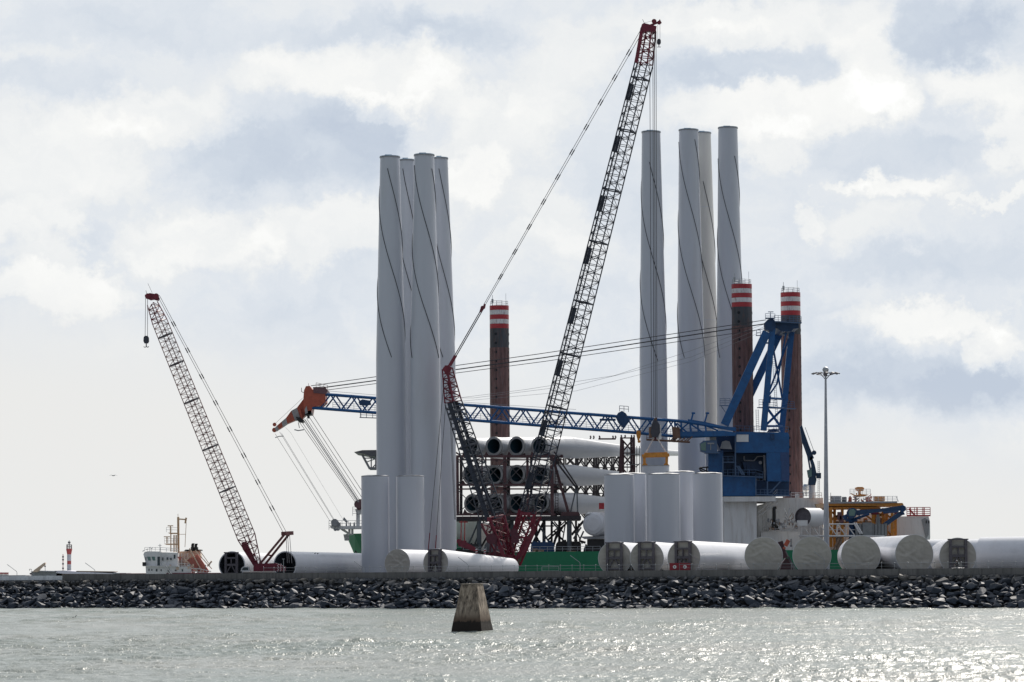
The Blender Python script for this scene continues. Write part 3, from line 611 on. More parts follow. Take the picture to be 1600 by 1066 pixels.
# ---------------------------------------------------------------- horizontal sections
def htube(px, Y, dia, dia2, L_, th, cover, name, label, group, dz=0.0, flange=True, paint=None):
    """near end centred at photo column px, axis turned th degrees right of straight away"""
    a = R(th); ax = Vector((math.sin(a), math.cos(a), 0)); b = G(px, Y); r = dia / 2; r2 = dia2 / 2
    c0 = Vector((b.x, b.y, 5.2 + dz + r)); c1 = c0 + ax * L_; c1.z = 5.2 + dz + r2 if dia2 != dia else c0.z
    axis = (c1 - c0).normalized(); L2 = (c1 - c0).length
    t = thing('tower_tube', label, 'tower tube', (c0.x, c0.y, 5.2), group)
    side = axis.cross(Vector((0, 0, 1))).normalized(); up = side.cross(axis).normalized()
    mb = MB(); mb.lathe(c0, axis, [(0.0, r), (L2 * .25, r + (r2 - r) * .25), (L2 * .5, (r + r2) / 2), (L2 * .75, r + (r2 - r) * .75), (L2, r2)], n=96)
    mb.lathe(c0, axis, [(L2 - .0, r2), (L2, r2 - .25), (L2 - 2.5, r2 - .25)], n=64, smooth=False)
    mb.build('shell', paint or M_TUBE, t)
    if flange:
        mb = MB(); mb.lathe(c0, axis, [(.22, r), (.22, r + .05), (-.03, r + .05), (-.03, r - .16), (.3, r - .16)], n=72, smooth=False); mb.build('end_flange', M_TUBE, t)
    for f in (.12, .85):      # cradles
        mb = MB(); p = c0 + axis * L2 * f; rr = r + (r2 - r) * f; mm = Matrix((side, axis, up)).transposed()
        for sgn in (-1, 1): mb.box(p + side * sgn * rr * .62 - up * (rr * .88), (rr * .5, .7, .5), 0, mm @ Matrix.Rotation(-sgn * .55, 3, 'Y'))
        if dz > .15: mb.box(Vector((p.x, p.y, 5.2 + dz * .45)), (rr * 1.6, .6, dz * .9), 0, mm)
        mb.build('cradle', M_BLACK, t)
    rnd = random.Random(int(px * 7))
    if cover in ('tarp', 'frame', 'capframe'):
        # cloth cover drawn over the end: sagging folds from the upper lacing points
        nr, na = 26, 96; mbc = MB(); vs = []; fs = []
        fold = [(rnd.uniform(-.9, .9), rnd.uniform(-.5, .6), rnd.uniform(-.7, .7), rnd.uniform(.10, .2)) for _ in range(7)]
        for i in range(nr + 1):
            q = i / nr
            for j in range(na):
                ang = 2 * math.pi * j / na; x = math.cos(ang) * q; z = math.sin(ang) * q
                d = 0
                for (fx, fz, fa, am) in fold:
                    u_ = (x - fx) * math.cos(fa) + (z - fz) * math.sin(fa); v_ = -(x - fx) * math.sin(fa) + (z - fz) * math.cos(fa) + .55 * u_ * u_ * (1 if fa < 0.3 else -1)
                    d += am * .7 * math.exp(-(v_ / .07) ** 2) * math.exp(-(u_ / .38) ** 2) - am * .55 * math.exp(-((v_ - .10) / .11) ** 2) * math.exp(-(u_ / .42) ** 2)
                # swags hanging from the rim at the top
                for sx in (-1, 1):
                    v_ = z - (.62 + .5 * (x - sx * .62) ** 2 * (1 if abs(x) > .2 else 1.5)); d += .13 * math.exp(-(v_ / .045) ** 2) * math.exp(-((x - sx * .55) / .33) ** 2)
                d += .10 * mn.noise(Vector((x * 3 + px, z * 3, 1))) + .035 * mn.noise(Vector((x * 9 + px, z * 9, 4)))
                d *= (1 - q ** 6) * (0.6 if cover != 'tarp' else 1.0)
                vs.append(c0 + side * x * r * .995 + up * z * r * .995 - axis * (d * .85 + .05))
        for i in range(nr):
            for j in range(na): fs.append((i * na + j, (i + 1) * na + j, (i + 1) * na + (j + 1) % na, i * na + (j + 1) % na))
        mbc.add(vs, fs, 0, True); n0 = len(vs)
        mbc.build('end_cover', M_TARP, t)
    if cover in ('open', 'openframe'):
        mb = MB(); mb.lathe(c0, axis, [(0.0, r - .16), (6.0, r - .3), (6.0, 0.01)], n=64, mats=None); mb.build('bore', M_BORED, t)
    if cover in ('frame', 'openframe'):
        f = MB(); o = c0 - axis * .42; w = r * .42
        Q = lambda x, z: o + side * x + up * z
        mm = M_FRAME
        for sgn in (-1, 1): f.beam(Q(-sgn * w, -r * 1.0), Q(-sgn * w, r * .93), .42, .5, up=axis)
        for z in (.52, -.0, -.62): f.beam(Q(-w, r * z), Q(w, r * z), .3, .4, up=axis)
        f.beam(Q(-w, r * 0.06), Q(w, r * .06), .2, .3, up=axis); f.beam(Q(0, r * .02), Q(0, r * .5), .22, .3, up=axis)
        for sgn in (-1, 1): f.beam(Q(-sgn * w * .85, -r * .6), Q(-sgn * w * .1, -r * .04), .2, .3, up=axis)
        f.beam(Q(-w * 1.35, r * .92), Q(w * 1.35, r * .92), .2, .25, up=axis)
        f.build('end_frame', mm, t)
    return t
gh = 'tower tubes lying along the quay'
htube(362.5, 668, 5.3, 5.1, 24, 12, 'openframe', 'tower_tube', 'dark open tube end with a steel frame, left of the small crane', gh, dz=.0)
htube(445.5, 660, 5.2, 4.9, 29, 28.5, 'open', 'tower_tube', 'long tube with a dark open end behind the small crane mast', gh, dz=.0)
htube(621, 648, 5.4, 5.2, 17, 26, 'tarp', 'tower_tube', 'short tube with a cloth-covered end in front of the left upright sections', gh, dz=.0)
htube(681, 640, 5.4, 3.6, 28, 30, 'frame', 'tower_tube', 'long white tapering tube with a framed end below the main crane', gh, dz=.0)
htube(961, 578, 5.7, 5.5, 24, 13, 'frame', 'tower_tube', 'tube with framed cloth end, left of the three framed ones', gh, dz=.25)
htube(1011, 575, 5.7, 5.5, 24, 13, 'frame', 'tower_tube', 'tube with framed cloth end, middle of the three framed ones', gh, dz=.25)
htube(1069, 571, 5.8, 5.3, 34, 24, 'frame', 'tower_tube', 'long bright tube with framed cloth end behind the red container', gh, dz=.2)
htube(1193.5, 561, 6.2, 6.0, 24, 4, 'tarp', 'tower_tube', 'cloth-covered tube end at the right of the long bright tube', gh, dz=.15)
htube(1269, 555, 6.2, 6.0, 22, 5, 'tarp', 'tower_tube', 'cloth-covered tube end at the foot of the tall light mast', gh, dz=.15)
htube(1345.5, 552, 6.3, 6.1, 22, 3.5, 'tarp', 'tower_tube', 'cloth-covered tube end in front of the yellow deck frames', gh, dz=.1)
htube(1429, 549, 6.2, 6.1, 30, -7, 'tarp', 'tower_tube', 'cloth-covered tube end below the white stern, its left flank bright', gh, dz=.25)
htube(1497, 549, 5.9, 5.6, 12, -2, 'frame', 'tower_tube', 'tube with framed cloth end behind the crouching person', gh, dz=.0)
# the last one lies side-on and runs out of the picture to the right
htube(1800, 553, 6.3, 6.2, 28.5, -65, 'tarp', 'tower_tube', 'shiny bare tube running out of the picture at the right edge', gh, dz=-.05)

htube(1655, 596, 6.2, 6.2, 30, -62, 'tarp', 'tower_tube', 'tube lying side-on behind the person, showing on both sides of the framed tube', gh, dz=-.05)
M_REDBR = mat('worn_red_paint', (0.17, 0.05, 0.05), 0.55, var=.3, scale=1.5, dirt=(.06, .05, .05), dirtamt=.6)
M_DARKST = mat('dark_steel', (0.05, 0.052, 0.07), 0.5, var=.2)
M_CRIMD = mat('dark_crimson', (0.10, 0.02, 0.035), 0.5, var=.3, scale=2)
M_LATTG = mat('lattice_slate', (0.045, 0.055, 0.075), 0.5, var=.3, scale=1.5)
M_BRN = mat('brown_steel', (0.16, 0.09, 0.06), 0.6, var=.3)
# ================================================================ CRAWLER CRANES
def boom_walk(mb, C, j0, j1, k0, k1, w, m=0):
    """solid walkway strips / sheet panels along one face of a lattice"""
    for k in range(k0, k1):
        a = C[k][j0].lerp(C[k][j1], .5); b = C[k + 1][j0].lerp(C[k + 1][j1], .5); mb.beam(a, b, w, .08, m)
def hook_block(mb, c, s, m=0):
    """sheave block with a double hook, s metres tall"""
    c = Vector(c); pr = [(-.5, -.18), (-.34, .34), (-.3, .5), (.3, .5), (.34, .34), (.5, -.0), (.4, -.3), (.18, -.5), (-.18, -.5), (-.4, -.3)]
    pts = [(-.18, .5), (.18, .5), (.33, .28), (.36, -.2), (.22, -.48), (-.22, -.48), (-.36, -.2), (-.33, .28)]
    mb.prism([c + Vector((x * s, -.22 * s, z * s)) for x, z in pts], (0, .44 * s, 0), m)
    for d in (-.26, .26): mb.tube(c + Vector((-.0, d * s, .12 * s)), c + Vector((0, d * s + .04, .12 * s)), .3 * s, n=16, m=m)
    h = c + Vector((0, 0, -.5 * s)); mb.tube(h, h - Vector((0, 0, .3 * s)), .07 * s, n=6, m=m)
    for sg in (-1, 1):
        arc = [h + Vector((sg * (.17 - .17 * math.cos(a)) * s, 0, (-.3 - .17 * math.sin(a)) * s)) for a in [math.pi * k / 7 for k in range(7)]]
        mb.path(arc, .055 * s, n=5, m=m)
def q_(Y): return lambda x, y, dy=0.0: P(x, y, Y + dy)

def small_crane():
    Y = 640; q = q_(Y)
    t = thing('crawler_crane', 'small red crawler crane at left, its pale lattice boom leaning left', 'crane', G(410, Y))
    base = q(404, 886); tip = q(238, 474)
    mb = MB(); p1 = base.lerp(tip, .115); C = mb.lattice(base, p1, .8, 2.6, 5, .11, .06, R(32), 0, h0=.9, h1=2.2)
    mb.slab([(404, 890), (399, 889), (379, 858), (377, 848), (384, 846), (392, 862), (404, 884)], Y - .2, .4); mb.build('boom_foot', M_CRIM, t)
    a = base.lerp(tip, .115); b = base.lerp(tip, .93)
    mb = MB(); C = mb.lattice(a, b, 2.6, 2.2, 46, .085, .040, R(32), 0, h0=2.2, h1=1.8); mb.build('boom_lattice', [M_REDBR, M_ROPE], t)
    mb = MB()
    for k in range(0, 46): mb.beam(C[k][3].lerp(C[k][0], .45), C[k + 1][3].lerp(C[k + 1][0], .45), .6, .05)
    mb.build('boom_walkway', M_GALV, t)
    for k in (10, 19, 29, 37, 43):
        mb = MB()
        for j in range(4): mb.beam(C[k][j], C[k][(j + 1) % 4], .2, .2)
        mb.build('section_joint', M_FRAME, t)
    mb = MB(); mb.lattice(b, tip, 2.2, 1.5, 4, .10, .06, R(32), 0, h0=1.8, h1=1.3)
    mb.slab([(226, 461), (234, 458), (246, 460), (249, 466), (247, 470), (240, 468), (235, 469), (228, 466)], Y - .6, 1.2)
    for x, y in ((231, 463), (244, 463)): mb.tube(q(x, y, -.9), q(x, y, .9), .55, n=16)
    mb.build('boom_head', M_CRIM, t)
    mb = MB(); mb.path([q(229.5, 460), q(228, 454)], .04); mb.path([q(238, 458), q(231, 443)], .03); mb.build('antenna', M_ROPE, t)
    for x0, x1 in ((227.5, 226.8), (230.6, 230.6)):
        mb = MB(); mb.tube(q(x0, 466), q(x1, 527), .05, n=4); mb.build('hoist_rope', M_ROPEL, t)
    mb = MB(); hook_block(mb, q(228.6, 531), 1.45); mb.build('hook_block', M_DARKST, t)
    # mast (gantry), pendants, reeving
    for d, x0, y0, x1, y1 in ((-.8, 404, 884, 446, 833.5), (.8, 411, 886, 452, 834.5)):
        mb = MB(); mb.beam(q(x0, y0, d), q(x1, y1, d), .35, .42); mb.build('gantry_arm', M_REDBR, t)
    mb = MB(); mb.beam(q(443, 834, -1), q(455, 833, 1), 1.1, .7); mb.beam(q(418, 867.5, -.8), q(424, 868, .8), .3, .3); mb.build('gantry_head', M_REDBR, t)
    for x0, y0, x1, y1, d in ((246, 462, 443, 833, -.6), (249, 461.5, 447, 831, .6)):
        mb = MB(); a = q(x0, y0, d); b = q(x1, y1, d); mb.tube(a, b, .045, n=5)
        for k in range(1, 9): c = a.lerp(b, k / 9); mb.tube(c, c + (b - a).normalized() * 1.0, .11, n=5)
        mb.build('pendant', M_ROPE, t)
    for x0, x1, d in ((447, 449, 0), (449.5, 452, .2), (452.5, 456, .4)):
        mb = MB(); mb.tube(q(x0, 836, d), q(x1, 880, d), .05, n=4); mb.build('luffing_rope', M_ROPEL, t)
    mb = MB(); mb.path([q(330, 720), q(388, 842), q(412, 886)], .035); mb.path([q(385, 858), q(418, 888)], .05); mb.build('guy_rope', M_ROPE, t)
    # body: upper works, cab, counterweight and tracks half hidden by the wall
    mb = MB(); mb.slab([(396, 886), (398, 881), (430, 880), (441, 884), (441, 893), (396, 893)], Y - 1.6, 3.4); mb.box(q(434, 889), (2.8, 3.4, .9)); mb.build('upper_works', M_CRIM, t)
    mb = MB(); mb.slab([(376, 893), (377, 888), (380, 885.5), (389, 885.5), (390, 893)], Y - 2.2, 1.6); cab = mb.build('cab', M_WHITE, t)
    mb = MB(); mb.slab([(378, 891), (379, 888), (381, 886.6), (387.5, 886.6), (388, 891)], Y - 2.26, .1); mb.build('cab_window', M_GLASS, cab)
    for x in (434.5, 438.5):
        mb = MB(); 
        for k in range(6): mb.rect(x - 1.1 + (k % 2) * 1.1, 881 + k * 2, x + (k % 2) * 1.1, 882.9 + k * 2, Y - 2.1, .3, 0)
        for k in range(6): mb.rect(x - 1.1 + ((k + 1) % 2) * 1.1, 881 + k * 2, x + ((k + 1) % 2) * 1.1, 882.9 + k * 2, Y - 2.1, .3, 1)
        mb.build('warning_board', [M_RED, M_WHITE], t)
    for d in (-2.9, 2.2):
        mb = MB(); a = q(378, 896, d); mb.slab([(376, 899), (379, 894.5), (436, 894.5), (440, 899), (436, 902), (379, 902)], Y + d, .9); mb.build('track', M_BLACK, t)
small_crane()

def main_crane():
    Y = 690; q = q_(Y)
    t = thing('lattice_crane', 'huge crawler crane with crimson foot, dark boom and leaning mast', 'crane', G(800, Y))
    # main boom
    foot = q(801, 880); A = q(829, 800); tip = q(1006, 100); head = q(1014, 48)
    bm0 = foot.lerp(A, .98)
    def redfoot(name, f0, f1, top, w, ang, px_line):
        mb = MB(); mb.lattice(f0, f1, 2.2, w, 6, .22, .11, ang, 0, h0=1.8, h1=w * .85)
        d = (f1 - f0)
        for k in (-1, 1):       # heavy plate cheeks narrowing to the pivot
            pass
        return mb
    mb = MB(); C = mb.lattice(foot, bm0, 2.4, 3.6, 5, .24, .085, R(28), 0, h0=2.0, h1=3.0, x=True)
    mb.slab([(834, 798), (838, 800), (834, 838), (819, 866), (808, 876), (804, 872), (815, 854), (829, 832)], Y - 1.5, .3)
    mb.slab([(814, 798), (819, 797), (812, 822), (800, 852), (796, 878), (793, 868), (801, 838), (808, 812)], Y + 1.2, .3)
    mb.beam(q(812, 803, -1.5), q(838, 803, -1.5), .5, .6); mb.beam(q(804, 838, -1.5), q(828, 842, -1.5), .5, .5)
    mb.build('boom_foot', M_CRIM, t)
    mb = MB(); mb.tube(q(803, 832, -1.8), q(803, 832, 1.2), .8, n=18); mb.box(q(805, 842, -1), (1.6, 2.0, 1.8)); mb.build('winch', M_CRIMD, t)
    mb = MB(); C = mb.lattice(bm0, tip, 3.5, 2.9, 60, .13, .062, R(30), 0, h0=2.9, h1=2.4); mb.build('boom_lattice', M_LATT, t)
    # walkway and rope guards on the left face, denser plates at the section joints
    mb = MB()
    for k in range(60):
        a = C[k][1].lerp(C[k][2], .45); b = C[k + 1][1].lerp(C[k + 1][2], .45); mb.beam(a, b, .75, .3)
    mb.build('boom_walkway', M_LATT, t)
    for k in (6, 14, 21, 28, 36, 43, 51, 58):
        mb = MB()
        for j in range(4): mb.beam(C[k][j], C[k][(j + 1) % 4], .28, .25)
        mb.beam(C[k][0], C[k][1], .5, .12); mb.build('section_joint', M_LATT, t)
    for k in (3, 10, 18, 25, 33, 40, 48, 55):
        mb = MB(); a = C[k][1].lerp(C[k][2], .4); b = C[k + 2][1].lerp(C[k + 2][2], .4); mb.beam(a, b, 1.5, 1.1); mb.build('rope_guard', M_LATT, t)
    mb = MB(); C2 = mb.lattice(tip, head, 2.9, 2.2, 5, .17, .09, R(30), 0, h0=2.4, h1=1.9)
    mb.beam(q(994, 98, -.8), q(1003.5, 44, -.8), .75, .35)
    mb.slab([(1001, 44), (1003, 38), (1006, 36), (1022, 40), (1026, 41), (1025, 48), (1020, 50), (1016, 48), (1006, 50)], Y - 1.1, 2.2); mb.build('boom_head', M_CRIM, t)
    mb = MB(); mb.beam(q(1016, 40), q(1030, 34.5), .35, .4); mb.tube(q(1022, 33.5, -.3), q(1022, 33.5, .3), .5, n=14); mb.tube(q(1030, 35.5, -.3), q(1030, 35.5, .3), .42, n=14); mb.prism([q(1026, 36), q(1031, 30), q(1034, 36), q(1030, 38)], (0, .4, 0)); mb.build('whip_sheave_arm', M_CRIM, t)
    mb = MB(); mb.path([q(1007, 37), q(1004, 30.5)], .05); mb.path([q(1006, 36), q(1021, 32.5)], .03); mb.build('antenna', M_ROPE, t)
    for x in (1027.8, 1031.2):
        mb = MB(); mb.tube(q(x, 38), q(x, 62), .035, n=4); mb.build('whip_rope', M_ROPEL, t)
    mb = MB(); hook_block(mb, q(1029.5, 65.5), 1.15); mb.build('ball_hook', M_DARKST, t)
    for x0, x1 in ((1015, 1018), (1020, 1021.6), (1022.5, 1024), (1025, 1026.5)):
        mb = MB(); mb.tube(q(x0, 48, -.3), q(x1, 655, -.3), .062, n=5); mb.build('hoist_rope', M_ROPE, t)
    mb = MB(); c = q(1024, 672)
    mb.slab([(1018, 664), (1021, 657), (1027, 657), (1031, 664), (1031.5, 676), (1028, 683), (1019, 683), (1016.5, 676)], Y - 1.1, 2.2, 0)
    for d in (-1.25, -.5, .5, 1.1): mb.tube(q(1024, 666, d), q(1024, 666, d + .15), .62, n=18, m=0)
    mb.tube(q(1024, 683), q(1024, 688), .2, n=8, m=1); mb.build('hook_block', [M_DARKST, M_CRIMD], t)
    mb = MB(); mb.slab([(1014, 668), (1018.5, 666), (1019, 684), (1014.5, 685)], Y - .9, 1.6); mb.slab([(1027.5, 664), (1033, 664), (1033.5, 686), (1030, 687)], Y - .6, 1.3, 1); mb.slab([(1022, 654), (1026, 652.5), (1027, 660), (1021, 660)], Y - .6, 1.0); mb.build('block_cheek', [M_BRN, M_WHITE], t)
    # derrick mast leaning the other way
    f2 = q(796, 884); B = q(770, 812); mt = q(708, 628); mh = q(699, 576)
    mb = MB(); mb.lattice(f2, B, 2.4, 4.0, 5, .24, .085, R(60), 0, h0=1.8, h1=3.4, x=True)
    mb.slab([(763, 813), (768, 812), (783, 852), (792, 874), (787, 876), (776, 850)], Y - 2.1, .3)
    mb.slab([(783, 807), (786, 806), (793, 838), (797, 872), (793, 866)], Y + 1.5, .3); mb.beam(q(763, 812, -2.9), q(787, 807, 2), .6, .8); mb.build('mast_foot', M_CRIM, t)
    mb = MB(); mb.tube(q(768, 842, -2.6), q(768, 842, -.6), 1.1, n=18); mb.path([q(767, 843, -2), q(764, 880, -2)], .2); mb.beam(q(776, 838, -2), q(772, 882, -2), .4, .4); mb.build('mast_winch', M_CRIMD, t)
    mb = MB(); C = mb.lattice(B, mt, 4.0, 2.3, 24, .14, .07, R(38), 0, h0=3.2, h1=2.6); mb.build('mast_lattice', M_LATTG, t)
    mb = MB()
    for k in range(24):
        
        for (j0, j1, f, w) in ((0, 1, .5, .9), (2, 3, .35, .8)): mb.beam(C[k][j0].lerp(C[k][j1], f), C[k + 1][j0].lerp(C[k + 1][j1], f), w, .12, up=(0, 1, 0))
    mb.build('mast_walkway', M_LATT, t)
    for k in (7, 15, 22):
        mb = MB()
        for j in range(4): mb.beam(C[k][j], C[k][(j + 1) % 4], .3, .3)
        mb.build('section_joint', M_LATT, t)
    mb = MB(); mb.lattice(mt, mh, 2.3, 1.4, 7, .15, .08, R(38), 0, h0=2.6, h1=1.5)
    mb.beam(q(697, 576, -.6), q(708, 626, -.6), .9, .3); mb.beam(q(700, 600, .5), q(710, 628, .5), .9, .3)
    mb.slab([(693, 578), (695, 571), (701, 571), (706, 574), (704, 580), (699, 586), (695, 584)], Y - .9, 1.8); mb.tube(q(696.5, 577, -1.1), q(696.5, 577, 1.1), .6, n=16); mb.build('mast_head', M_CRIM, t)
    for d, dx in ((-.7, -1), (.7, 1.8)):
        mb = MB(); a = q(702 + dx, 572, d); b = q(754 + dx, 482, d); mb.tube(a, b, .11, n=6)
        c = a.lerp(b, .18); mb.tube(a, c, .2, n=6, m=1); mb.build('mast_pendant', [M_ROPE, M_CRIM], t)
    mb = MB(); mb.slab([(749, 487), (751, 481), (755, 478), (756, 474.5), (759, 475.5), (758, 481), (754, 484), (752, 487.5)], Y - .8, 1.6); mb.tube(q(754, 481, -1), q(754, 481, 1), .42, n=12); mb.build('pendant_spreader', M_CRIM, t)
    for d, dx, x1 in ((-.7, -1, 1001), (.7, 1.6, 1004)):
        mb = MB(); a = q(757 + dx, 476, d); b = q(x1, 48 + dx, d); mb.tube(a, b, .055, n=5)
        for k in range(1, 11): c = a.lerp(b, k / 11); mb.tube(c, c + (b - a).normalized() * 1.3, .12, n=5)
        mb.build('boom_pendant', M_ROPE, t)
    # back ropes down to the ballast, hanging lines beside the mast
    for x0, y0, x1, y1, m_ in ((694.5, 588, 669, 860, 1), (698, 606, 680, 862, 1), (703, 600, 712, 812, 0), (701, 600, 710.5, 812, 0)):
        mb = MB(); a = q(x0, y0, -.4); b = q(x1, y1, -.4); mb.tube(a, b, .055, n=5); 
        if m_: mb.tube(a.lerp(b, .9), b, .11, n=5, m=1)
        mb.build('backstay_rope', [M_ROPE, M_CRIM], t)
    mb = MB(); mb.tube(q(846, 668, -.5), q(997, 96, -.5), .03, n=4); mb.build('anemometer_line', M_ROPEL, t)
    # ballast tray, red frame and upper works seen over the tubes
    for x in (720.8, 726.3):
        mb = MB(); mb.tube(q(x, 814), q(x - .6, 848), .10, n=6); mb.build('ballast_rod', M_RED, t)
    mb = MB(); mb.tube(q(717, 816), q(731, 816), .11, n=6); mb.build('ballast_beam', M_RED, t)
    mb = MB(); mb.tube(q(718, 846), q(729, 846), .2, n=6); mb.slab([(714, 846), (718, 843), (726, 846), (742, 855), (746, 860), (742, 862), (730, 858), (716, 853)], Y - .6, 1.2); mb.tube(q(717, 846, -.8), q(717, 846, .8), .5, n=12); mb.build('ballast_arm', M_CRIM, t)
    mb = MB(); mb.slab([(712, 858), (760, 862), (792, 866), (800, 878), (800, 900), (712, 900)], Y + .5, 4.5); mb.build('counterweight', M_BLACK, t)
    mb = MB(); mb.slab([(758, 866), (772, 862), (800, 868), (808, 880), (808, 898), (758, 898)], Y - 1.4, 4.5); mb.build('upper_works', M_CRIM, t)
    for x in (744.5, 757.5):
        mb = MB()
        for k in range(6): mb.slab([(x - 1.6, 858 + k * 2), (x + 1.6, 857 + k * 2), (x + 1.6, 858.8 + k * 2), (x - 1.6, 859.8 + k * 2)], Y - 1.7, .2, k % 2)
        mb.build('warning_board', [M_WHITE, M_RED], t)
    for d in (-4.6, 3.4):
        mb = MB(); mb.slab([(748, 900), (752, 895), (838, 894), (842, 900), (838, 905), (752, 905)], Y + d, 1.4); mb.build('track', M_BLACK, t)
main_crane()
M_HORN = mat('yellow_horn', (0.45, 0.27, 0.03), .5)
M_CORR = mat('container_grey', (0.22, 0.23, 0.235), .5, var=.2, scale=1)
M_GREYD = mat('helideck_grey', (0.15, 0.15, 0.16), .6, var=.2)
M_WHITED = mat('worn_white', (0.74, 0.74, 0.74), .5, var=.12, scale=.5, dirt=(.35, .28, .22), dirtamt=.4, streak=True)
M_MAROON = mat('maroon_steel', (0.16, 0.08, 0.09), .5, var=.2)
M_BROWNP = mat('brown_deck_gear', (0.25, 0.17, 0.12), .6, var=.3, scale=2)
M_BLUEK = mat('navy_crane_paint', (0.012, 0.045, 0.10), .45, var=.2)
M_BLUEP = mat('dull_blue_panel', (0.03, 0.075, 0.20), .5, var=.15, scale=2)
M_STRIPEG = mat('dull_white_stripe', (0.38, 0.37, 0.37), .5, var=.15)
# ================================================================ THE JACK-UP SHIP
def ship():
    t = thing('jack_up_ship', 'large jack-up ship with green hull and three red-and-white striped legs', 'ship', (20, 800, 0))
    Z = lambda px, py, Y: P(px, py, Y).z
    Y0, Y1 = 782.0, 836.0
    zd = Z(880, 862, Y0)
    # hull: plan outline swept up, with a flared bow at the left
    xb, xs = P(556, 880, 800).x, P(1448, 860, 800).x
    mb = MB()
    def sec(z, bow):   # plan outline at one height
        o = [(xb + bow, (Y0 + Y1) / 2), (xb + bow + 9, Y0 + 8), (xb + bow + 22, Y0 + 1.5), (xb + 34, Y0), (xs - 4, Y0), (xs, Y0 + 6), (xs, Y1 - 6), (xs - 4, Y1), (xb + 34, Y1), (xb + bow + 22, Y1 - 1.5), (xb + bow + 9, Y1 - 8)]
        return [Vector((x, y, z)) for x, y in o]
    lv = [sec(-2.5, 5), sec(1.0, 3.4), sec(6.0, 1.2), sec(zd, 0.0)]
    n = len(lv[0])
    for A, B in zip(lv[:-1], lv[1:]): mb.add(A + B, [(k, n + k, n + (k + 1) % n, (k + 1) % n) for k in range(n)])
    mb.add(lv[-1], [tuple(reversed(range(n)))], 1); mb.build('hull', [M_GREEN, M_GREY], t)
    # raised bow with bulwark
    zb = Z(560, 834, 806); xbow = P(539, 834, 806).x
    def bsec(z, x0, w): 
        return [Vector((x, y, z)) for x, y in ((x0, 809), (x0 + 2.2, 806.5 - w), (x0 + 9, 803 - w * 2.2), (x0 + 26, 795 - w), (x0 + 26, 824 + w), (x0 + 9, 815 + w * 2.2), (x0 + 2.2, 811 + w))]
    mb = MB(); lv = [bsec(zd - 4, xbow + 3.6, 0), bsec(zd - .5, xbow + 2.2, .8), bsec(zb - .6, xbow + .25, 2.2), bsec(zb, xbow, 2.4)]
    n = 7
    for A, B in zip(lv[:-1], lv[1:]): mb.add(A + B, [(k, n + k, n + (k + 1) % n, (k + 1) % n) for k in range(n)])
    mb.add(lv[-1], [tuple(reversed(range(n)))], 0); mb.build('bow', M_GREEN, t)
    mb = MB(); q = lambda x, y, Y=800, dy=0: P(x, y, Y + dy)
    mb.slab([(536.5, 835), (545.5, 835), (545.5, 845), (538.5, 845)], 800.5, .12)
    for k in range(5): mb.rect(538 + k * 1.6, 836, 538.4 + k * 1.6, 844, 800.2, .15)
    mb.build('bulwark', M_WHITE, t)
    mb = MB(); mb.slab([(554.5, 861), (556, 860), (564, 876), (566, 886), (562, 886)], 797.5, .5); mb.build('anchor_pocket', M_BLACK, t)
    mb = MB(); mb.rail([G(820, Y0 + .6, zd), G(938, Y0 + .6, zd)], 1.15, 1.7, .05); mb.build('deck_railing', M_GALV, t)
    mb = MB(); mb.rail([G(700, Y0 + .6, zd), G(760, Y0 + .6, zd)], 1.15, 1.7, .05); mb.build('deck_railing', M_GALV, t)
    # ---- legs
    def leg(px, Y, ytop, ybot, w, ph):
        s = S(Y); r = w / s / 2; top = P(px, ytop, Y); base = Vector((top.x, Y, P(px, ybot, Y).z)); h = top.z - base.z
        bh = 7.2 / s
        mb = MB(); n = 40
        z2 = h - 5 * bh; z3 = z2 - 30 / s
        mb.lathe(base, (0, 0, 1), [(0, r), (z3, r)], n=n); mb.lathe(base, (0, 0, 1), [(z3, r), (z2, r)], n=n, m=1)
        lg = mb.build('leg', [M_RUST, M_LEGDK], t)
        for k in range(5):
            mb = MB(); mb.lathe(base, (0, 0, 1), [(z2 + k * bh + .01, r + .01), (z2 + (k + 1) * bh - .01, r + .01)], n=n, m=0)
            mb.build('painted_band', M_RED if k % 2 == 0 else M_STRIPEW, lg)
        mb = MB(); mb.lathe(base, (0, 0, 1), [(h, r + .02), (h + .05, 0)], n=n, smooth=False); mb.rail([base + Vector((math.cos(a) * r * .9, math.sin(a) * r * .9, h)) for a in [2 * math.pi * k / 10 for k in range(11)]], 1.1, 5, .045); 
        mb.tube(base + Vector((-r * .7, 0, h)), base + Vector((-r * .7, 0, h + 2.6)), .06, n=5); mb.tube(base + Vector((r * .7, 0, h)), base + Vector((r * .7, 0, h + 3)), .04, n=5); mb.box(base + Vector((-r * .7, 0, h + 1.2)), (.5, .5, .9)); mb.build('leg_top_platform', M_GALV, lg)
        # locking holes down the leg: black discs, the shade inside them put into colour
        mb = MB()
        for a in (R(-112), R(-8), R(112)):
            z = z2 - 1.4
            while z > 2:
                c = base + Vector((math.cos(a) * (r - .25), math.sin(a) * (r - .25), z)); mb.tube(c, c + Vector((math.cos(a), math.sin(a), 0)) * .29, .33, n=14, m=0); z -= 14.1 / s
        mb.build('locking_holes', M_DARK, lg)
        mb = MB()
        for a in [2 * math.pi * k / 12 + .1 for k in range(12)]:
            c = base + Vector((math.cos(a) * (r + .02), math.sin(a) * (r + .02), 0)); mb.beam(c, c + Vector((0, 0, z3)), .12, .10, up=(math.cos(a), math.sin(a), 0))
        mb.build('guide_strips', M_RUST, lg)
        return lg
    leg(780, 824, 478, 870, 30, 0); leg(1158.8, 800, 444.5, 800, 32, 0); leg(1235, 826, 457.5, 812, 31, 0)
    # ---- helideck
    hd = MB(); hd.slab([(553, 706.5), (566, 703.5), (600, 703), (680, 703), (690, 706), (680, 713), (578, 713), (570, 709.5)], 800, 22, 0)
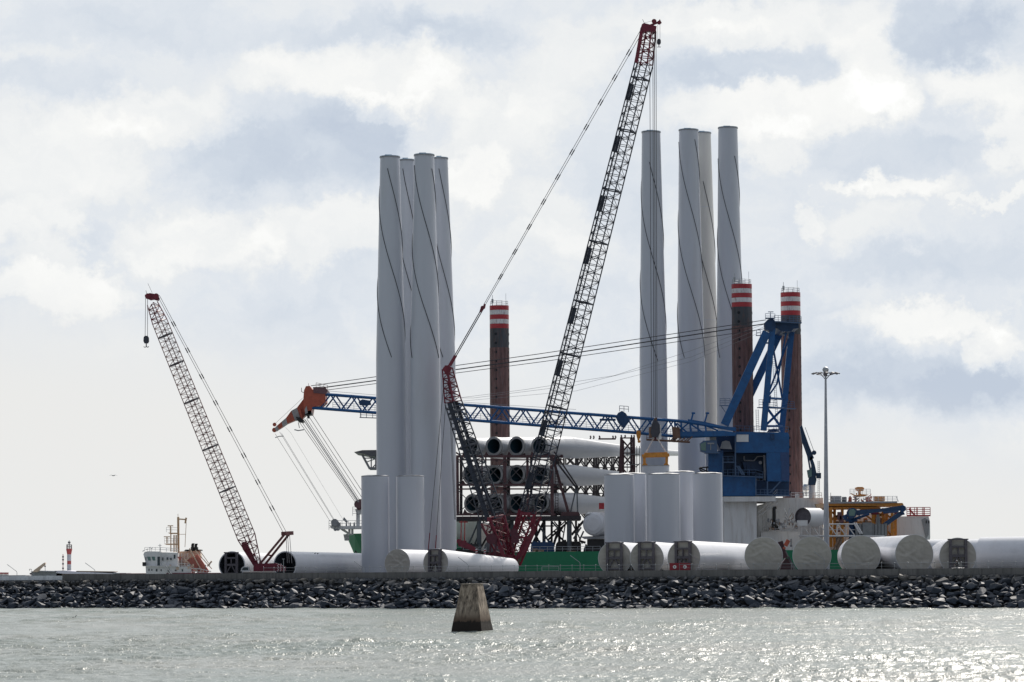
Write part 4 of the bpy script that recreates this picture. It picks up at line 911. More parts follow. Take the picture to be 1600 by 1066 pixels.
    hl = hd.build('helideck', M_GREYD, t)
    mb = MB()
    for d in (0, 10, 20):
        mb.path([q(566, 711, 801, d), q(578, 733, 801, d), q(600, 733, 801, d)], .28); mb.path([q(580, 712, 801, d), q(580, 732, 801, d)], .16); mb.path([q(587, 712, 801, d), q(587, 733, 801, d)], .2); mb.path([q(570, 716, 801, d), q(600, 716, 801, d)], .14); mb.path([q(573, 722, 801, d), q(590, 716, 801, d)], .12); mb.path([q(580, 733, 801, d), q(600, 712, 801, d)], .14)
        mb.rect(577, 730, 588, 733.5, 801 + d, .4)
    for x in (610, 640, 670): mb.tube(q(x, 713, 810), q(x, 850, 810), .35, n=8)
    mb.build('helideck_truss', M_GREY, t)
    # ---- boom rest and winch platform at the bow
    mb = MB(); mb.slab([(515, 822), (566, 822), (566, 826.5), (530, 827), (518, 826)], 796, 6); mb.path([q(533, 827, 798), q(546, 835, 798)], .18); mb.path([q(536, 827, 801), q(549, 836, 801)], .18)
    for x in (546, 550.5): mb.tube(q(x, 826, 798), q(x, 836, 798), .28, n=8)
    mb.rail([q(514, 822, 796), q(565, 822, 796)], 1.25, 1.5, .05); mb.rail([q(514, 828, 796), q(531, 829, 796)], 1.0, 1.3, .05)
    mb.slab([(556.5, 803), (562, 803), (562, 822), (556.5, 822)], 797, 1.5); mb.slab([(555, 796), (566, 796), (566, 804), (557, 804)], 797, 1.5); mb.rail([q(551, 806, 796.5), q(560, 806, 796.5)], 1.1, .8, .05); mb.rail([q(551, 799, 796.5), q(558, 799, 796.5)], 1.0, .8, .05)
    mb.build('winch_platform', M_WHITED, t)
    mb = MB(); mb.tube(q(523, 816.5, 795), q(523, 816.5, 798), 0.85, n=20); mb.slab([(517, 815), (519, 812.5), (527, 812.5), (532, 820), (529, 824), (518, 822)], 795.6, 1.6); mb.tube(q(524, 827, 796), q(524, 827, 798), .45, n=12); mb.tube(q(528, 827, 796), q(528, 827, 798), .4, n=12)
    mb.build('whip_block', M_GREY, t)
    mb = MB(); mb.slab([(535.5, 812), (537.5, 808), (541, 812), (544, 816), (541, 817)], 796, .5); 
    for x in (530, 540, 546, 552): mb.slab([(x, 822), (x + .3, 817), (x + 1.8, 816), (x + 2.4, 822)], 797, .8)
    mb.build('deck_gear', M_GREY, t)
    mb = MB(); mb.tube(q(560, 788, 796), q(560, 788, 799), 1.0, n=22); mb.tube(q(563, 786, 796.5), q(563, 786, 798.5), .9, n=18); mb.slab([(555.5, 790), (558, 783.5), (566, 783), (566, 796), (558, 797)], 796.5, 2.0); mb.build('main_block', M_MAROON, t)
    # ---- crane
    cr = crane(t, q)
    # ---- deckhouses
    mb = MB(); mb.slab([(1129.5, 776), (1212, 776), (1212, 783.5), (1131, 784)], 786, 26); mb.slab([(1131, 784), (1182.5, 784), (1182.5, 862), (1131, 862)], 788, 22)
    for x in (1134, 1180): mb.slab([(x - 1.5, 784), (x + 1.5, 784), (x, 793)], 787.7, .35)
    mb.build('crane_pedestal', M_WHITED, t)
    mb = MB(); mb.slab([(1183, 790), (1205, 784), (1208, 862), (1183, 862)], 796, 18, 0); mb.slab([(1205, 778), (1286, 778), (1286, 862), (1205, 862)], 804, 22, 0)
    for x in (1186, 1193, 1199): mb.beam(q(x, 790, 795.8), q(x, 860, 795.8), .3, .3, up=(0, 1, 0))
    mb.slab([(1189, 831), (1250, 831), (1250, 862), (1189, 862)], 794, 2); mb.build('deckhouse', M_CREAM, t)
    mb = MB()
    for (x0, y0, x1, y1) in ((1184, 802, 1210, 778), (1186, 806, 1216, 786), (1196, 784, 1204, 795), (1206, 810, 1220, 826), (1210, 808, 1224, 828), (1197, 795, 1216, 779)): mb.tube(q(x0, y0, 793), q(x1, y1, 793), .18, n=6)
    mb.rail([q(1193, 830, 793), q(1243, 830, 793)], 1.2, 1.2, .05); mb.rail([q(1207, 780, 792), q(1214, 772, 792)], 1.1, .8, .05)
    mb.build('access_stairs', M_WHITED, t)
    mb = MB(); mb.tube(q(1209.5, 794, 792), q(1209.5, 822, 792), .42, n=10); mb.beam(q(1208, 794, 792), q(1213, 793, 792), .6, .6); mb.rect(1206, 814, 1218, 828, 793.5, 1.6); mb.build('exhaust_pipe', M_BLACK, t)
    rnd = random.Random(12)
    mb = MB()
    for k in range(42):
        x = rnd.uniform(1195, 1250); y = rnd.uniform(812, 830) ; h = rnd.uniform(1.5, 6); w = rnd.uniform(.8, 3.5); mb.rect(x, y - h, x + w, y, 790 + rnd.uniform(0, 3), rnd.uniform(.3, 1.2), rnd.randrange(3))
    for k in range(26):
        x = rnd.uniform(1228, 1246); y = rnd.uniform(800, 828); mb.tube(q(x, y, 790), q(x + rnd.uniform(-5, 5), y + rnd.uniform(-10, 6), 791), .1, n=4, m=rnd.randrange(3))
    tag(mb.build('deck_machinery', [M_WHITED, M_GREY, M_BROWNP], t), kind='stuff')
    mb = MB(); mb.rail([q(1236, 778, 803), q(1284, 778, 803)], 1.2, 1.4, .06); mb.rect(1243, 771.5, 1249, 778, 804, 1); mb.rail([q(1256, 776, 803.5), q(1268, 776, 803.5)], 1.6, .6, .06); mb.build('roof_railing', M_WHITED, t)
    mb = MB(); mb.lathe(q(1259.5, 762, 806), (0, 0, -1), [(-.9, 0), (-.8, .55), (-.3, .8), (0.5, .8), (.8, .5), (1.1, .3), (2, .3)], n=20); mb.build('radome', M_CREAM, t)
    # ---- knuckle-boom crane standing by leg three
    kc = MB(); kc.tube(q(1268.6, 779, 804), q(1268.6, 758, 804), .75, n=16); kc = kc.build('pedestal', M_WHITE, t)
    k = MB(); k.slab([(1263, 758), (1264, 748), (1266, 742), (1274, 742), (1276, 750), (1274, 758)], 803, 1.6); k.slab([(1266, 744), (1268, 728), (1265, 716), (1268, 712), (1273, 726), (1276, 740), (1274, 748)], 803.2, 1.2); k.slab([(1265, 720), (1258, 702), (1253, 690), (1250, 668), (1253, 664), (1257, 676), (1264, 696), (1272, 716)], 803.2, 1.0)
    k.tube(q(1272, 707.5, 802.8), q(1272, 707.5, 804.6), .55, n=16); k.path([q(1256, 695, 802.9), q(1262, 712, 802.9), q(1266, 735, 802.9)], .22); k.rail([q(1274, 748, 802.7), q(1282, 748, 802.7)], 1.1, .6, .06); k.rect(1276, 739, 1283, 747.5, 803, 1.2); k.path([q(1258, 668, 803), q(1272, 706, 803)], .06); kn = k.build('knuckle_boom', M_BLUEK, t)
    k = MB(); k.slab([(1261, 735), (1268, 733), (1268.5, 744), (1263, 747)], 802.6, .8); k.build('cab', M_GLASSG, kn)
    k = MB(); 
    for y in range(722, 778, 3): k.tube(q(1278, y, 803.6), q(1280.6, y, 803.6), .05, n=4)
    k.tube(q(1278, 720, 803.6), q(1278, 778, 803.6), .05, n=4); k.tube(q(1280.6, 720, 803.6), q(1280.6, 778, 803.6), .05, n=4); k.build('ladder', M_GALV, t)
    # ---- stern block with red railing
    mb = MB(); a = 810
    mb.slab([(1392, 807), (1451, 807), (1453, 815), (1453.5, 840), (1449, 862), (1392, 862)], a, 20)
    mb.build('stern_block', M_WHITE, t)
    mb = MB(); mb.slab([(1440, 812), (1445, 809.5), (1450, 812), (1452, 820), (1451, 836), (1447, 842)], a - .25, .4); mb.build('stern_panel', M_GREY, t)
    for x in (1446.5, 1450.5):
        mb = MB(); mb.rect(x, 813.5, x + 1.6, 818, a - .4, .2); mb.build('window', M_BLACK, t)
    mb = MB(); mb.rail([q(1417, 805.5, a), q(1453.5, 805.5, a)], 1.9, 1.5, .08, bars=4); mb.path([q(1420, 795, a), q(1430, 806, a)], .22)
    for x in (1421.5, 1432, 1443): mb.rect(x, 793.5, x + 1.8, 806, a + .3, .3)
    mb.rect(1417, 804.6, 1454, 806.8, a - .2, .5); mb.build('stern_railing', M_RED, t)
    # ---- gangway truss
    mb = MB()
    for d in (0, 3):
        for x0 in range(1252, 1336, 14):
            mb.tube(q(x0, 819, 788 + d), q(x0 + 14, 819, 788 + d), .16, n=5); mb.tube(q(x0, 837.5, 788 + d), q(x0 + 14, 837.5, 788 + d), .2, n=5); mb.tube(q(x0, 819, 788 + d), q(x0, 837, 788 + d), .13, n=5); mb.tube(q(x0 + 1, 820, 788 + d), q(x0 + 13, 836, 788 + d), .13, n=5); mb.tube(q(x0, 828, 788 + d), q(x0 + 14, 828, 788 + d), .06, n=4)
    mb.rect(1250, 836.5, 1382, 839, 788, 3.2); mb.path([q(1337, 817, 787.6), q(1347, 834, 787.6)], .2); mb.path([q(1334, 817, 787.6), q(1344, 834, 787.6)], .2); mb.build('gangway', M_WHITED, t)
    mb = MB()
    for x0 in range(1337, 1383, 5): mb.rect(x0, 818 + (x0 % 2), x0 + 4.2, 838, 790, 2.4 + .2 * (x0 % 3))
    mb.rect(1348, 816.5, 1363, 838, 789.6, 2); mb.rect(1370, 804, 1374, 824, 792, .8); mb.build('containers', M_CORR, t)
    mb = MB(); mb.rect(1308, 839.5, 1316, 862, 789, 3); mb.path([q(1311, 841, 787), q(1300, 864, 787)], .22); mb.path([q(1316, 842, 787), q(1305, 866, 787)], .22); mb.rect(1292, 868, 1312, 871, 787.6, 4); mb.build('gangway_stairs', M_BROWNP, t)
    # ---- crane-side clutter under the racks
    mb = MB(); mb.slab([(700, 812), (744, 812), (744, 862), (700, 862)], 812, 10)
    for x in range(702, 745, 6): mb.rect(x, 813, x + .6, 861, 811.7, .35)
    mb.slab([(744, 816), (772, 818), (772, 862), (744, 862)], 818, 10); mb.build('forward_deckhouse', M_CREAM, t)
    for k_, (x0, y0, x1, y1, Y, m_) in enumerate(((829, 847, 866, 862, 790, M_BLUED), (868, 846, 908, 862, 793, M_BLACK), (912, 852, 936, 862, 790, M_BLACK), (756, 848, 800, 862, 792, M_GREYD), (720, 850, 748, 862, 788, M_BLACK))):
        mb = MB(); mb.slab([(x0, y1), (x0 + 1, y0 + 4), (x0 + 4, y0), (x1 - 3, y0), (x1, y0 + 3), (x1, y1)], Y, 5)
        for j in range(4): mb.rect(x0 + (x1 - x0) * (.1 + .22 * j), y0 - 1.5 - j % 2, x0 + (x1 - x0) * (.2 + .22 * j), y0 + 1, Y + .4, 2)
        mb.build('deck_winch_house', m_, t)
    for (x, y, w, h) in ((832, 857, 8, 5), (838, 859, 12, 3), (800, 858, 7, 4), (885, 861, 16, 2.2)):
        mb = MB(); mb.rect(x, y, x + w, y + h, Y0 + 1.2, 1.4); mb.build('deck_box', M_BROWNP, t)
    return t

def crane(t, q):
    """the leg-encircling crane: one part of the ship, its members sub-parts"""
    Yc = 790
    Q = lambda x, y, d=0.0: P(x, y, Yc + d)
    h = MB()
    # machinery house: upper body, right body, open bay between
    h.slab([(1150, 674.5), (1231, 676), (1233, 680), (1233, 707.5), (1150, 707.5)], Yc - 3, 22)
    h.slab([(1197.5, 707.7), (1233, 707.7), (1233.5, 752), (1199, 752)], Yc - 3, 22)
    h.slab([(1130, 745), (1181, 745), (1181, 775), (1130, 775)], Yc - 1.5, 20); h.slab([(1181.3, 750), (1233, 752.3), (1233, 774), (1181.3, 774)], Yc + 3, 14, 1)
    h.slab([(1130, 707.7), (1197.3, 707.7), (1197.3, 749), (1130, 744.7)], Yc + 5, 10, 1)
    h.slab([(1106.5, 707), (1130, 704), (1130, 775), (1106.5, 775)], Yc - 1, 8); h.slab([(1119, 676), (1150, 676), (1150, 706), (1128, 707), (1119, 690)], Yc + 1, 9, 1)
    house = h.build('crane', [M_BLUE, M_BLUED], t); house['label'] = 'big blue deck crane turned around the right front leg'
    p = MB(); p.slab([(1219.5, 707), (1232.8, 707), (1232.8, 720.5), (1219.5, 720.5)], Yc - 3.12, .1); p.slab([(1221, 720.8), (1233, 720.8), (1233.3, 751), (1221, 751)], Yc - 3.12, .1); p.build('side_panel', M_BLUEP, house)
    p = MB(); p.rect(1150.8, 679.2, 1169.6, 690.5, Yc - 3.2, .15); p.build('white_board', M_WHITE, house)
    p = MB(); p.rect(1204, 678, 1210, 687, Yc - 3.6, .6); p.lathe(Q(1209, 675, 4), (0, 0, 1), [(0, 1.6), (.6, 1.2), (.8, 0)], n=16); p.build('vent', M_BLUED, house)
    p = MB(); p.rail([Q(1148, 674.7, -2.8), Q(1232, 676, -2.8)], 1.35, 1.1, .05); p.rail([Q(1182, 774, -3.4), Q(1233, 775, -3.4)], 1.35, .9, .055)
    p.rail([Q(1128, 743, -3.4), Q(1180, 743, -3.4), Q(1192, 746, -3.4)], 1.3, 1.1, .055); p.rail([Q(1129, 722, -3.2), Q(1146, 722, -3.2)], 1.3, .9, .055); p.rail([Q(1181, 751, -3.6), Q(1192, 751, -3.6)], 1.3, .8, .055)
    p.build('walkway_railing', M_BLUEG, house)
    p = MB(); p.beam(Q(1128, 743.5, -3), Q(1192, 745.5, -3), .9, .25); p.beam(Q(1128, 722.5, -2.8), Q(1149, 722.5, -2.8), .9, .2); p.beam(Q(1180, 773, -3), Q(1234, 774.5, -3), 1.0, .3)
    for x0, y0, x1, y1 in ((1181, 745, 1181, 774), (1129.5, 715, 1129.5, 744), (1149, 676, 1149, 744), (1203, 770, 1220, 752), (1151, 728, 1160, 742), (1154, 728, 1163, 742), (1199, 752, 1199, 775)): p.beam(Q(x0, y0, -3.3), Q(x1, y1, -3.3), .28, .28, up=(0, 1, 0))
    p.build('walkway', M_BLUEG, house)
    p = MB(); p.path([Q(1162.6, 713, 1), Q(1162.8, 719.6, 1), Q(1179, 719.8, 1), Q(1183, 713.5, 1), Q(1193, 713.2, 1)], .14); p.slab([(1192.5, 711), (1195.5, 711), (1196.5, 733), (1196, 750), (1194, 750)], Yc, .5); p.tube(Q(1188, 723, 0), Q(1188, 723, 1.5), .4, n=10); p.build('bay_pipework', M_GREY, house)
    p = MB()
    for k in range(9): p.rect(1131 + k * 6 + (k % 3), 726 + (k * 7) % 14, 1134 + k * 6 + (k % 4), 743, Yc + 2 + k % 3, 1.5)
    p.slab([(1160, 722), (1190, 720), (1192, 735), (1164, 737)], Yc + 2.5, 2); p.build('winch_machinery', M_BLUED, house)
    c = MB(); c.slab([(1094, 693), (1099, 688.5), (1120, 688), (1121, 707), (1103, 707.5), (1095, 705)], Yc - 5, 3.4); c.rect(1102, 706.5, 1124, 708.5, Yc - 5.4, 4.2)
    cab = c.build('crane_cab', M_BLUEG, house)
    c = MB(); c.slab([(1094.6, 694), (1103, 690.5), (1103, 704.5), (1095.6, 703.5)], Yc - 5.12, .14); c.slab([(1105.5, 692), (1116, 692), (1116, 694), (1111, 694), (1111, 703), (1110, 703), (1110, 694), (1105.5, 694)], Yc - 5.15, .1, 1); c.build('cab_window', [M_GLASSG, M_GREY], cab)
    c = MB(); c.slab([(1109, 688), (1109, 682.5), (1117, 681), (1119, 684), (1119, 688)], Yc - 4, 1.4); c.build('cab_lamp_box', M_GREY, house)
    c = MB(); c.slab([(1126, 701), (1129, 690), (1134, 688.5), (1140, 690), (1144, 702)], Yc - 2.5, 2); c.path([Q(1129, 676, -2), Q(1136, 682, -2)], .15); c.build('boom_heel_bearing', M_GREY, house)
    c = MB(); c.path([Q(1107, 730, -1), Q(1093, 731, -1), Q(1094, 735, -1), Q(1107, 741, -1)], .18); c.path([Q(1093, 731, -1), Q(1107, 738, -1)], .16); c.path([Q(1104, 730, -1), Q(1104, 741, -1)], .14); c.build('side_bracket', M_BLACK, house)
    # A-frame
    a = MB()
    a.beam(Q(1198, 519, -4), Q(1132, 664, -4), 1.9, 1.7, up=(0, 1, 0)); a.beam(Q(1217, 523, 12), Q(1166, 630, 12), 1.7, 1.4, up=(0, 1, 0))
    a.beam(Q(1207, 512, -4), Q(1193, 673, -4), 1.35, 1.3, up=(0, 1, 0)); a.beam(Q(1237, 515, 10), Q(1221, 676, 10), 1.35, 1.3, up=(0, 1, 0)); a.beam(Q(1228, 520, -2), Q(1214, 600, 2), .4, .4, up=(0, 1, 0)); a.beam(Q(1214, 600, 2), Q(1200, 620, 2), .4, .4, up=(0, 1, 0))
    for x0, y0, x1, y1, w in ((1206, 532, 1222, 622, .42), (1233, 528, 1201, 614, .42), (1199, 622, 1228, 624, .5), (1198, 637, 1220, 667, .55), (1224, 638, 1197, 664, .55), (1196, 666, 1222, 666, .5), (1200, 636, 1226, 638, .35), (1194, 536, 1206, 536, .4)): a.beam(Q(x0, y0, 0), Q(x1, y1, 4), w, w, up=(0, 1, 0))
    a.slab([(1200, 622), (1205, 617), (1204, 630), (1198, 630)], Yc - 2, 1.5); a.slab([(1222, 618), (1229, 617), (1232, 625), (1228, 632), (1222, 632)], Yc + 3, 1.5)
    a.build('a_frame', M_BLUE, house)
    a = MB(); a.slab([(1195, 504), (1200, 499), (1208, 498), (1212, 503), (1212, 512), (1206, 518), (1196, 515)], Yc - 5, 4); a.slab([(1208, 504), (1248, 506), (1248, 513), (1240, 514), (1236, 518), (1222, 518), (1214, 513), (1207, 512)], Yc - 4, 15); a.slab([(1222, 514), (1235, 514), (1230, 522), (1224, 522)], Yc + 2, 3)
    a.build('a_frame_head', M_BLUED, house)
    a = MB(); a.beam(Q(1196, 497.5, -5), Q(1210, 497.5, -5), 2, .2); a.beam(Q(1210, 503, -5), Q(1252, 505, -5), 2.4, .25); a.rail([Q(1210, 503, -5.8), Q(1252, 505, -5.8), Q(1252, 505, 4)], 1.5, .85, .05, bars=3); a.rail([Q(1196, 497.5, -5.8), Q(1211, 498, -5.8)], 1.1, .8, .05)
    a.path([Q(1204, 497, -4), Q(1204, 487.5, -4)], .06); a.path([Q(1200, 487.5, -4), Q(1208.5, 487.5, -4)], .1); a.build('top_walkway', M_BLUEG, house)
    a = MB(); a.rail([Q(1186, 636, -4.5), Q(1214, 637, -4.5)], 1.7, .8, .05, bars=3); a.rail([Q(1228, 637, 1), Q(1241, 638, 1)], 1.5, .8, .05, bars=3); a.beam(Q(1185, 637, -4), Q(1242, 639, 1), 1.2, .2); a.build('mid_walkway', M_BLUEG, house)
    a = MB(); a.rail([Q(1125, 633, 3), Q(1141, 633, 3)], 1.5, .8, .05, bars=3); a.beam(Q(1124, 634, 3), Q(1142, 634, 3), 1.2, .15); a.path([Q(1127, 635, 3), Q(1134, 645, 3)], .08); a.build('side_platform', M_BLUEG, house)
    a = MB(); a.rail([Q(1182, 524, -4), Q(1188, 524, -4)], 1.2, .5, .06); a.beam(Q(1181, 524.5, -4), Q(1196, 524.5, -4), .8, .15); a.build('lookout_platform', M_BLUEG, house)
    a = MB()
    for x0, y0, x1, y1 in ((1206, 540, 1213, 672), (1209.5, 540, 1216.5, 672), (1181, 640, 1182, 674), (1185, 640, 1186, 674)): a.tube(Q(x0, y0, 6), Q(x1, y1, 6), .05, n=4)
    for k in range(44): y = 541 + 3 * k; a.tube(Q(1206 + 7 * k / 44, y, 6), Q(1209.5 + 7 * k / 44, y, 6), .04, n=4)
    for k in range(11): a.tube(Q(1181.2, 641 + 3 * k, 6), Q(1185.2, 641 + 3 * k, 6), .04, n=4)
    a.build('ladder', M_GALV, house)
    # boom: two side trusses, parallel, tapering to the heel
    TOP = [(478, 614), (1000, 653.5), (1075, 659), (1128, 668)]; BOT = [(478, 636.5), (1000, 677), (1060, 683), (1128, 680)]
    def at(L, x):
        for (x0, y0), (x1, y1) in zip(L[:-1], L[1:]):
            if x <= x1: return y0 + (y1 - y0) * (x - x0) / (x1 - x0)
        return L[-1][1]
    b = MB()
    for d, rr in ((-5.2, .36), (3.2, .30)):
        for (x0, x1) in ((478, 585), (585, 700), (700, 800), (800, 900), (900, 1000), (1000, 1066), (1066, 1128)):
            b.tube(Q(x0, at(TOP, x0), d), Q(x1, at(TOP, x1), d), rr, n=8); b.tube(Q(x0, at(BOT, x0), d), Q(x1, at(BOT, x1), d), rr, n=8)
        pitch = 33.0; x = 500 + (8 if d > 0 else 0)
        while x < 1050:
            xm = x + pitch / 2; b.tube(Q(x, at(BOT, x), d), Q(xm, at(TOP, xm), d), .2, n=6); b.tube(Q(xm, at(TOP, xm), d), Q(x + pitch, at(BOT, x + pitch), d), .2, n=6); x += pitch
    x = 500
    while x < 1100:
        for L in (TOP, BOT): b.tube(Q(x, at(L, x), -5.2), Q(x + 4, at(L, x + 4), 3.2), .13, n=5)
        b.tube(Q(x, at(TOP, x), -5.2), Q(x + 33, at(TOP, x + 33), 3.2), .09, n=4); x += 33
    for x in (1054, 1064, 1078, 1090, 1102): b.tube(Q(x, at(TOP, x), -5.2), Q(x + 2, at(BOT, x), -5.2), .22, n=6)
    for x0, y0, x1, y1 in ((1057, 661, 1078, 680), (1078, 662, 1100, 677), (1100, 664, 1122, 673), (1050, 683, 1076, 661)): b.tube(Q(x0, y0, -5.2), Q(x1, y1, -5.2), .2, n=6)
    b.slab([(1056, 675), (1130, 673), (1150, 676), (1150, 681), (1090, 682), (1056, 682)], Yc - 5.8, 2); b.slab([(1048, 690), (1060, 675), (1066, 674), (1054, 691)], Yc - 5.5, 1.5)
    b.slab([(1075, 655), (1100, 659), (1130, 666), (1150, 668), (1150, 674), (1120, 669), (1076, 661)], Yc - 5.4, 1.2)
    for x in (1079, 1101): b.tube(Q(x, 660, -5), Q(x + 4, 646, -5), .22, n=6); b.tube(Q(x + 1.5, 645.5, -5), Q(x + 7, 645.8, -5), .25, n=6)
    b.build('crane_boom', M_BLUE, house)
    b = MB()
    for x0 in range(520, 1050, 66):
        b.rail([Q(x0, at(BOT, x0) - 1.0, -1), Q(x0 + 66, at(BOT, x0 + 66) - 1.0, -1)], 1.5, 1.6, .04, bars=3)
        b.beam(Q(x0, at(BOT, x0) - .5, -1), Q(x0 + 66, at(BOT, x0 + 66) - .5, -1), 1.0, .08)
    b.build('boom_walkway', M_BLUEG, house)
    b = MB(); b.slab([(962, 651), (966, 645), (972, 642), (978, 646), (983, 655), (977, 668), (973, 668), (966, 660)], Yc - 6, 2.0); b.beam(Q(937, 656, -5.6), Q(962, 656, -5.6), .35, .5); b.rail([Q(968, 643, -6), Q(982, 644, -6)], 1.3, .8, .06); b.build('boom_gear', M_BLUED, house)
    b = MB(); b.slab([(995, 673), (1001, 673), (1001.5, 680), (999, 688), (996.5, 688), (994.5, 680)], Yc - 7, 1.0); b.tube(Q(998.5, 690, -7), Q(998.5, 690, -6.2), .35, n=10); b.build('yellow_block', M_YEL, house)
    b = MB(); b.slab([(1050, 667), (1062, 668), (1063, 684), (1052, 686)], Yc - 6.5, 1.5); b.path([Q(1010, 687, -6), Q(1078, 691, -6)], .25)
    for x in (1046, 1052, 1058, 1064, 1070): b.path([Q(x, 690, -6), Q(x + 6, 684, -6)], .12); b.path([Q(x, 684, -6), Q(x, 691, -6)], .1)
    b.rail([Q(1010, 687, -6.4), Q(1036, 688.5, -6.4)], 1.0, 1.2, .05); b.path([Q(1072, 691, -6), Q(1082, 682, -6)], .14); b.build('catwalk', M_BRN, house)
    b = MB(); b.rail([Q(563, 652, -5), Q(592, 653, -5)], 1.1, 1.1, .06, bars=2); b.beam(Q(562, 652.5, -5), Q(592, 653.5, -5), 1.2, .15); b.path([Q(564, 645, -5), Q(564, 652, -5)], .06); b.slab([(560, 628), (566, 624), (578, 626), (580, 632), (572, 634), (562, 633)], Yc - 5.4, 1.2); b.build('boom_platform', M_BLUED, house)
    # orange head and striped fly jib
    o = MB(); o.slab([(474.5, 640), (474, 622), (475, 610), (478, 603.5), (484, 603), (488, 609), (508, 606), (508.5, 628), (502, 634), (488, 636), (487, 641), (486, 647), (481, 647), (479, 636), (476, 646)], Yc - 5.6, 9)
    head = o.build('boom_head', M_ORA, house)
    o = MB(); o.slab([(489, 605), (498, 604.6), (508, 605), (512, 610), (510, 616), (490, 614)], Yc - 5.8, 9.4); o.rail([Q(494, 605, -6), Q(512, 609, -6)], 1.0, .7, .05); o.path([Q(471, 606, -5), Q(471, 612, -5), Q(475, 614, -5)], .07); o.path([Q(482, 603, -4), Q(482, 599, -4)], .05); o.build('head_gear', M_MAROON, house)
    # jib in bands, each band a solid piece of the box girder
    up_ = [(474.5, 623), (464, 637), (455, 642), (447, 653), (440, 659), (433, 665), (429, 669)]; lo_ = [(481, 646), (470, 656), (461, 657), (449, 662), (442, 667), (436, 671), (431.5, 674)]
    mats_ = [0, 1, 0, 1, 0, 1, 0]
    for k in range(6):
        o = MB(); o.slab([up_[k], up_[k + 1], lo_[k + 1], lo_[k]], Yc - 3.6 + .04 * k, 4.0 - .35 * k); o.build('jib_band', [M_ORA, M_STRIPEG][k % 2] if k else M_ORA, house)
    o = MB(); o.slab([(466, 640), (469, 638), (474, 656), (471, 657)], Yc - 4.2, .6); o.slab([(476, 640), (479, 634), (481, 645), (477, 647)], Yc - 5.9, .4, 1); o.tube(Q(429, 663.5, -3), Q(429, 663.5, -2), .45, n=14); o.tube(Q(428.8, 672, -3.2), Q(428.8, 672, -1.8), .55, n=16); o.build('jib_sheave', [M_ORA, M_STRIPEG], house)
    o = MB(); o.slab([(462, 651), (470, 653), (474, 657), (473, 660), (466, 659)], Yc - 4.6, 5.5); o.slab([(476, 644), (486, 641), (487, 648), (476, 649)], Yc - 5.6, 5.5); o.tube(Q(482, 649, -5), Q(482, 654, -5), .3, n=8); o.path([Q(466, 660, -4), Q(468, 669, -4)], .08); o.build('head_sheaves', M_BLACK, house)
    o = MB(); o.path([Q(460, 671.5, -4), Q(466, 673, -4), Q(475, 671.5, -4)], .13); o.path([Q(430, 684, -3), Q(436, 682, -3), Q(443, 681.5, -3)], .1); o.build('rope_spacer', M_GREY, house)
    # ropes
    def rope(name, pts, r, m_=M_ROPE, d=-3.0):
        o = MB(); o.path([Q(x, y, d) for x, y in pts], r, n=5); o.build(name, m_, house)
    rope('pendant_rope', [(486, 603), (840, 553.5), (1197, 500)], .085); rope('pendant_rope', [(500, 606.5), (850, 559), (1196, 506)], .13); rope('pendant_rope', [(512, 609.5), (850, 565), (1194, 514)], .075, M_ROPE)
    rope('tag_line', [(700, 624), (820, 609), (960, 587), (1080, 548), (1196, 506)], .035, M_ROPEL); rope('tag_line', [(560, 621), (740, 622), (900, 602), (1080, 558), (1196, 510)], .035, M_ROPEL); rope('tag_line', [(720, 627), (900, 611), (1080, 565), (1196, 516)], .03, M_ROPEL); rope('tag_line', [(512, 611), (700, 627), (900, 640)], .04, M_ROPEL)
    for k, (x0, y0, x1, y1, m_) in enumerate(((466, 657, 556, 786, M_ROPE), (470, 657, 558, 785, M_ROPE), (474, 656, 560, 785, M_ROPEL), (476, 655, 561, 784, M_ROPEL), (479, 654, 563, 783, M_ROPE), (484, 653, 567, 780, M_ROPE), (488, 648, 570, 774, M_ROPE))): rope('hoist_rope', [(x0, y0), (x1, y1)], .06 if m_ is M_ROPE else .09, m_, d=-3 + k * .3)
    for k, (x0, y0, x1, y1) in enumerate(((430, 678, 516, 815), (437, 675, 522, 814), (440, 677, 524, 815))): rope('whip_rope', [(x0, y0), (x1, y1)], .04, M_ROPE if k == 0 else M_ROPEL)
    rope('whip_rope', [(446, 668), (454, 676), (536, 812)], .022, M_ROPEL); rope('jib_stay', [(430, 662), (473, 622)], .035, M_ROPEL)
    return house
ship()
M_BLADEF = mat('root_flange_grey', (0.33, 0.33, 0.33), .45, var=.15)
M_BRACE = mat('brace_grey', (0.10, 0.09, 0.095), .5)
M_PLATF = mat('platform_dark', (0.03, 0.025, 0.03), .6, var=.3)
M_BLUEK2 = mat('folding_crane_blue', (0.015, 0.055, 0.13), .45, var=.2)
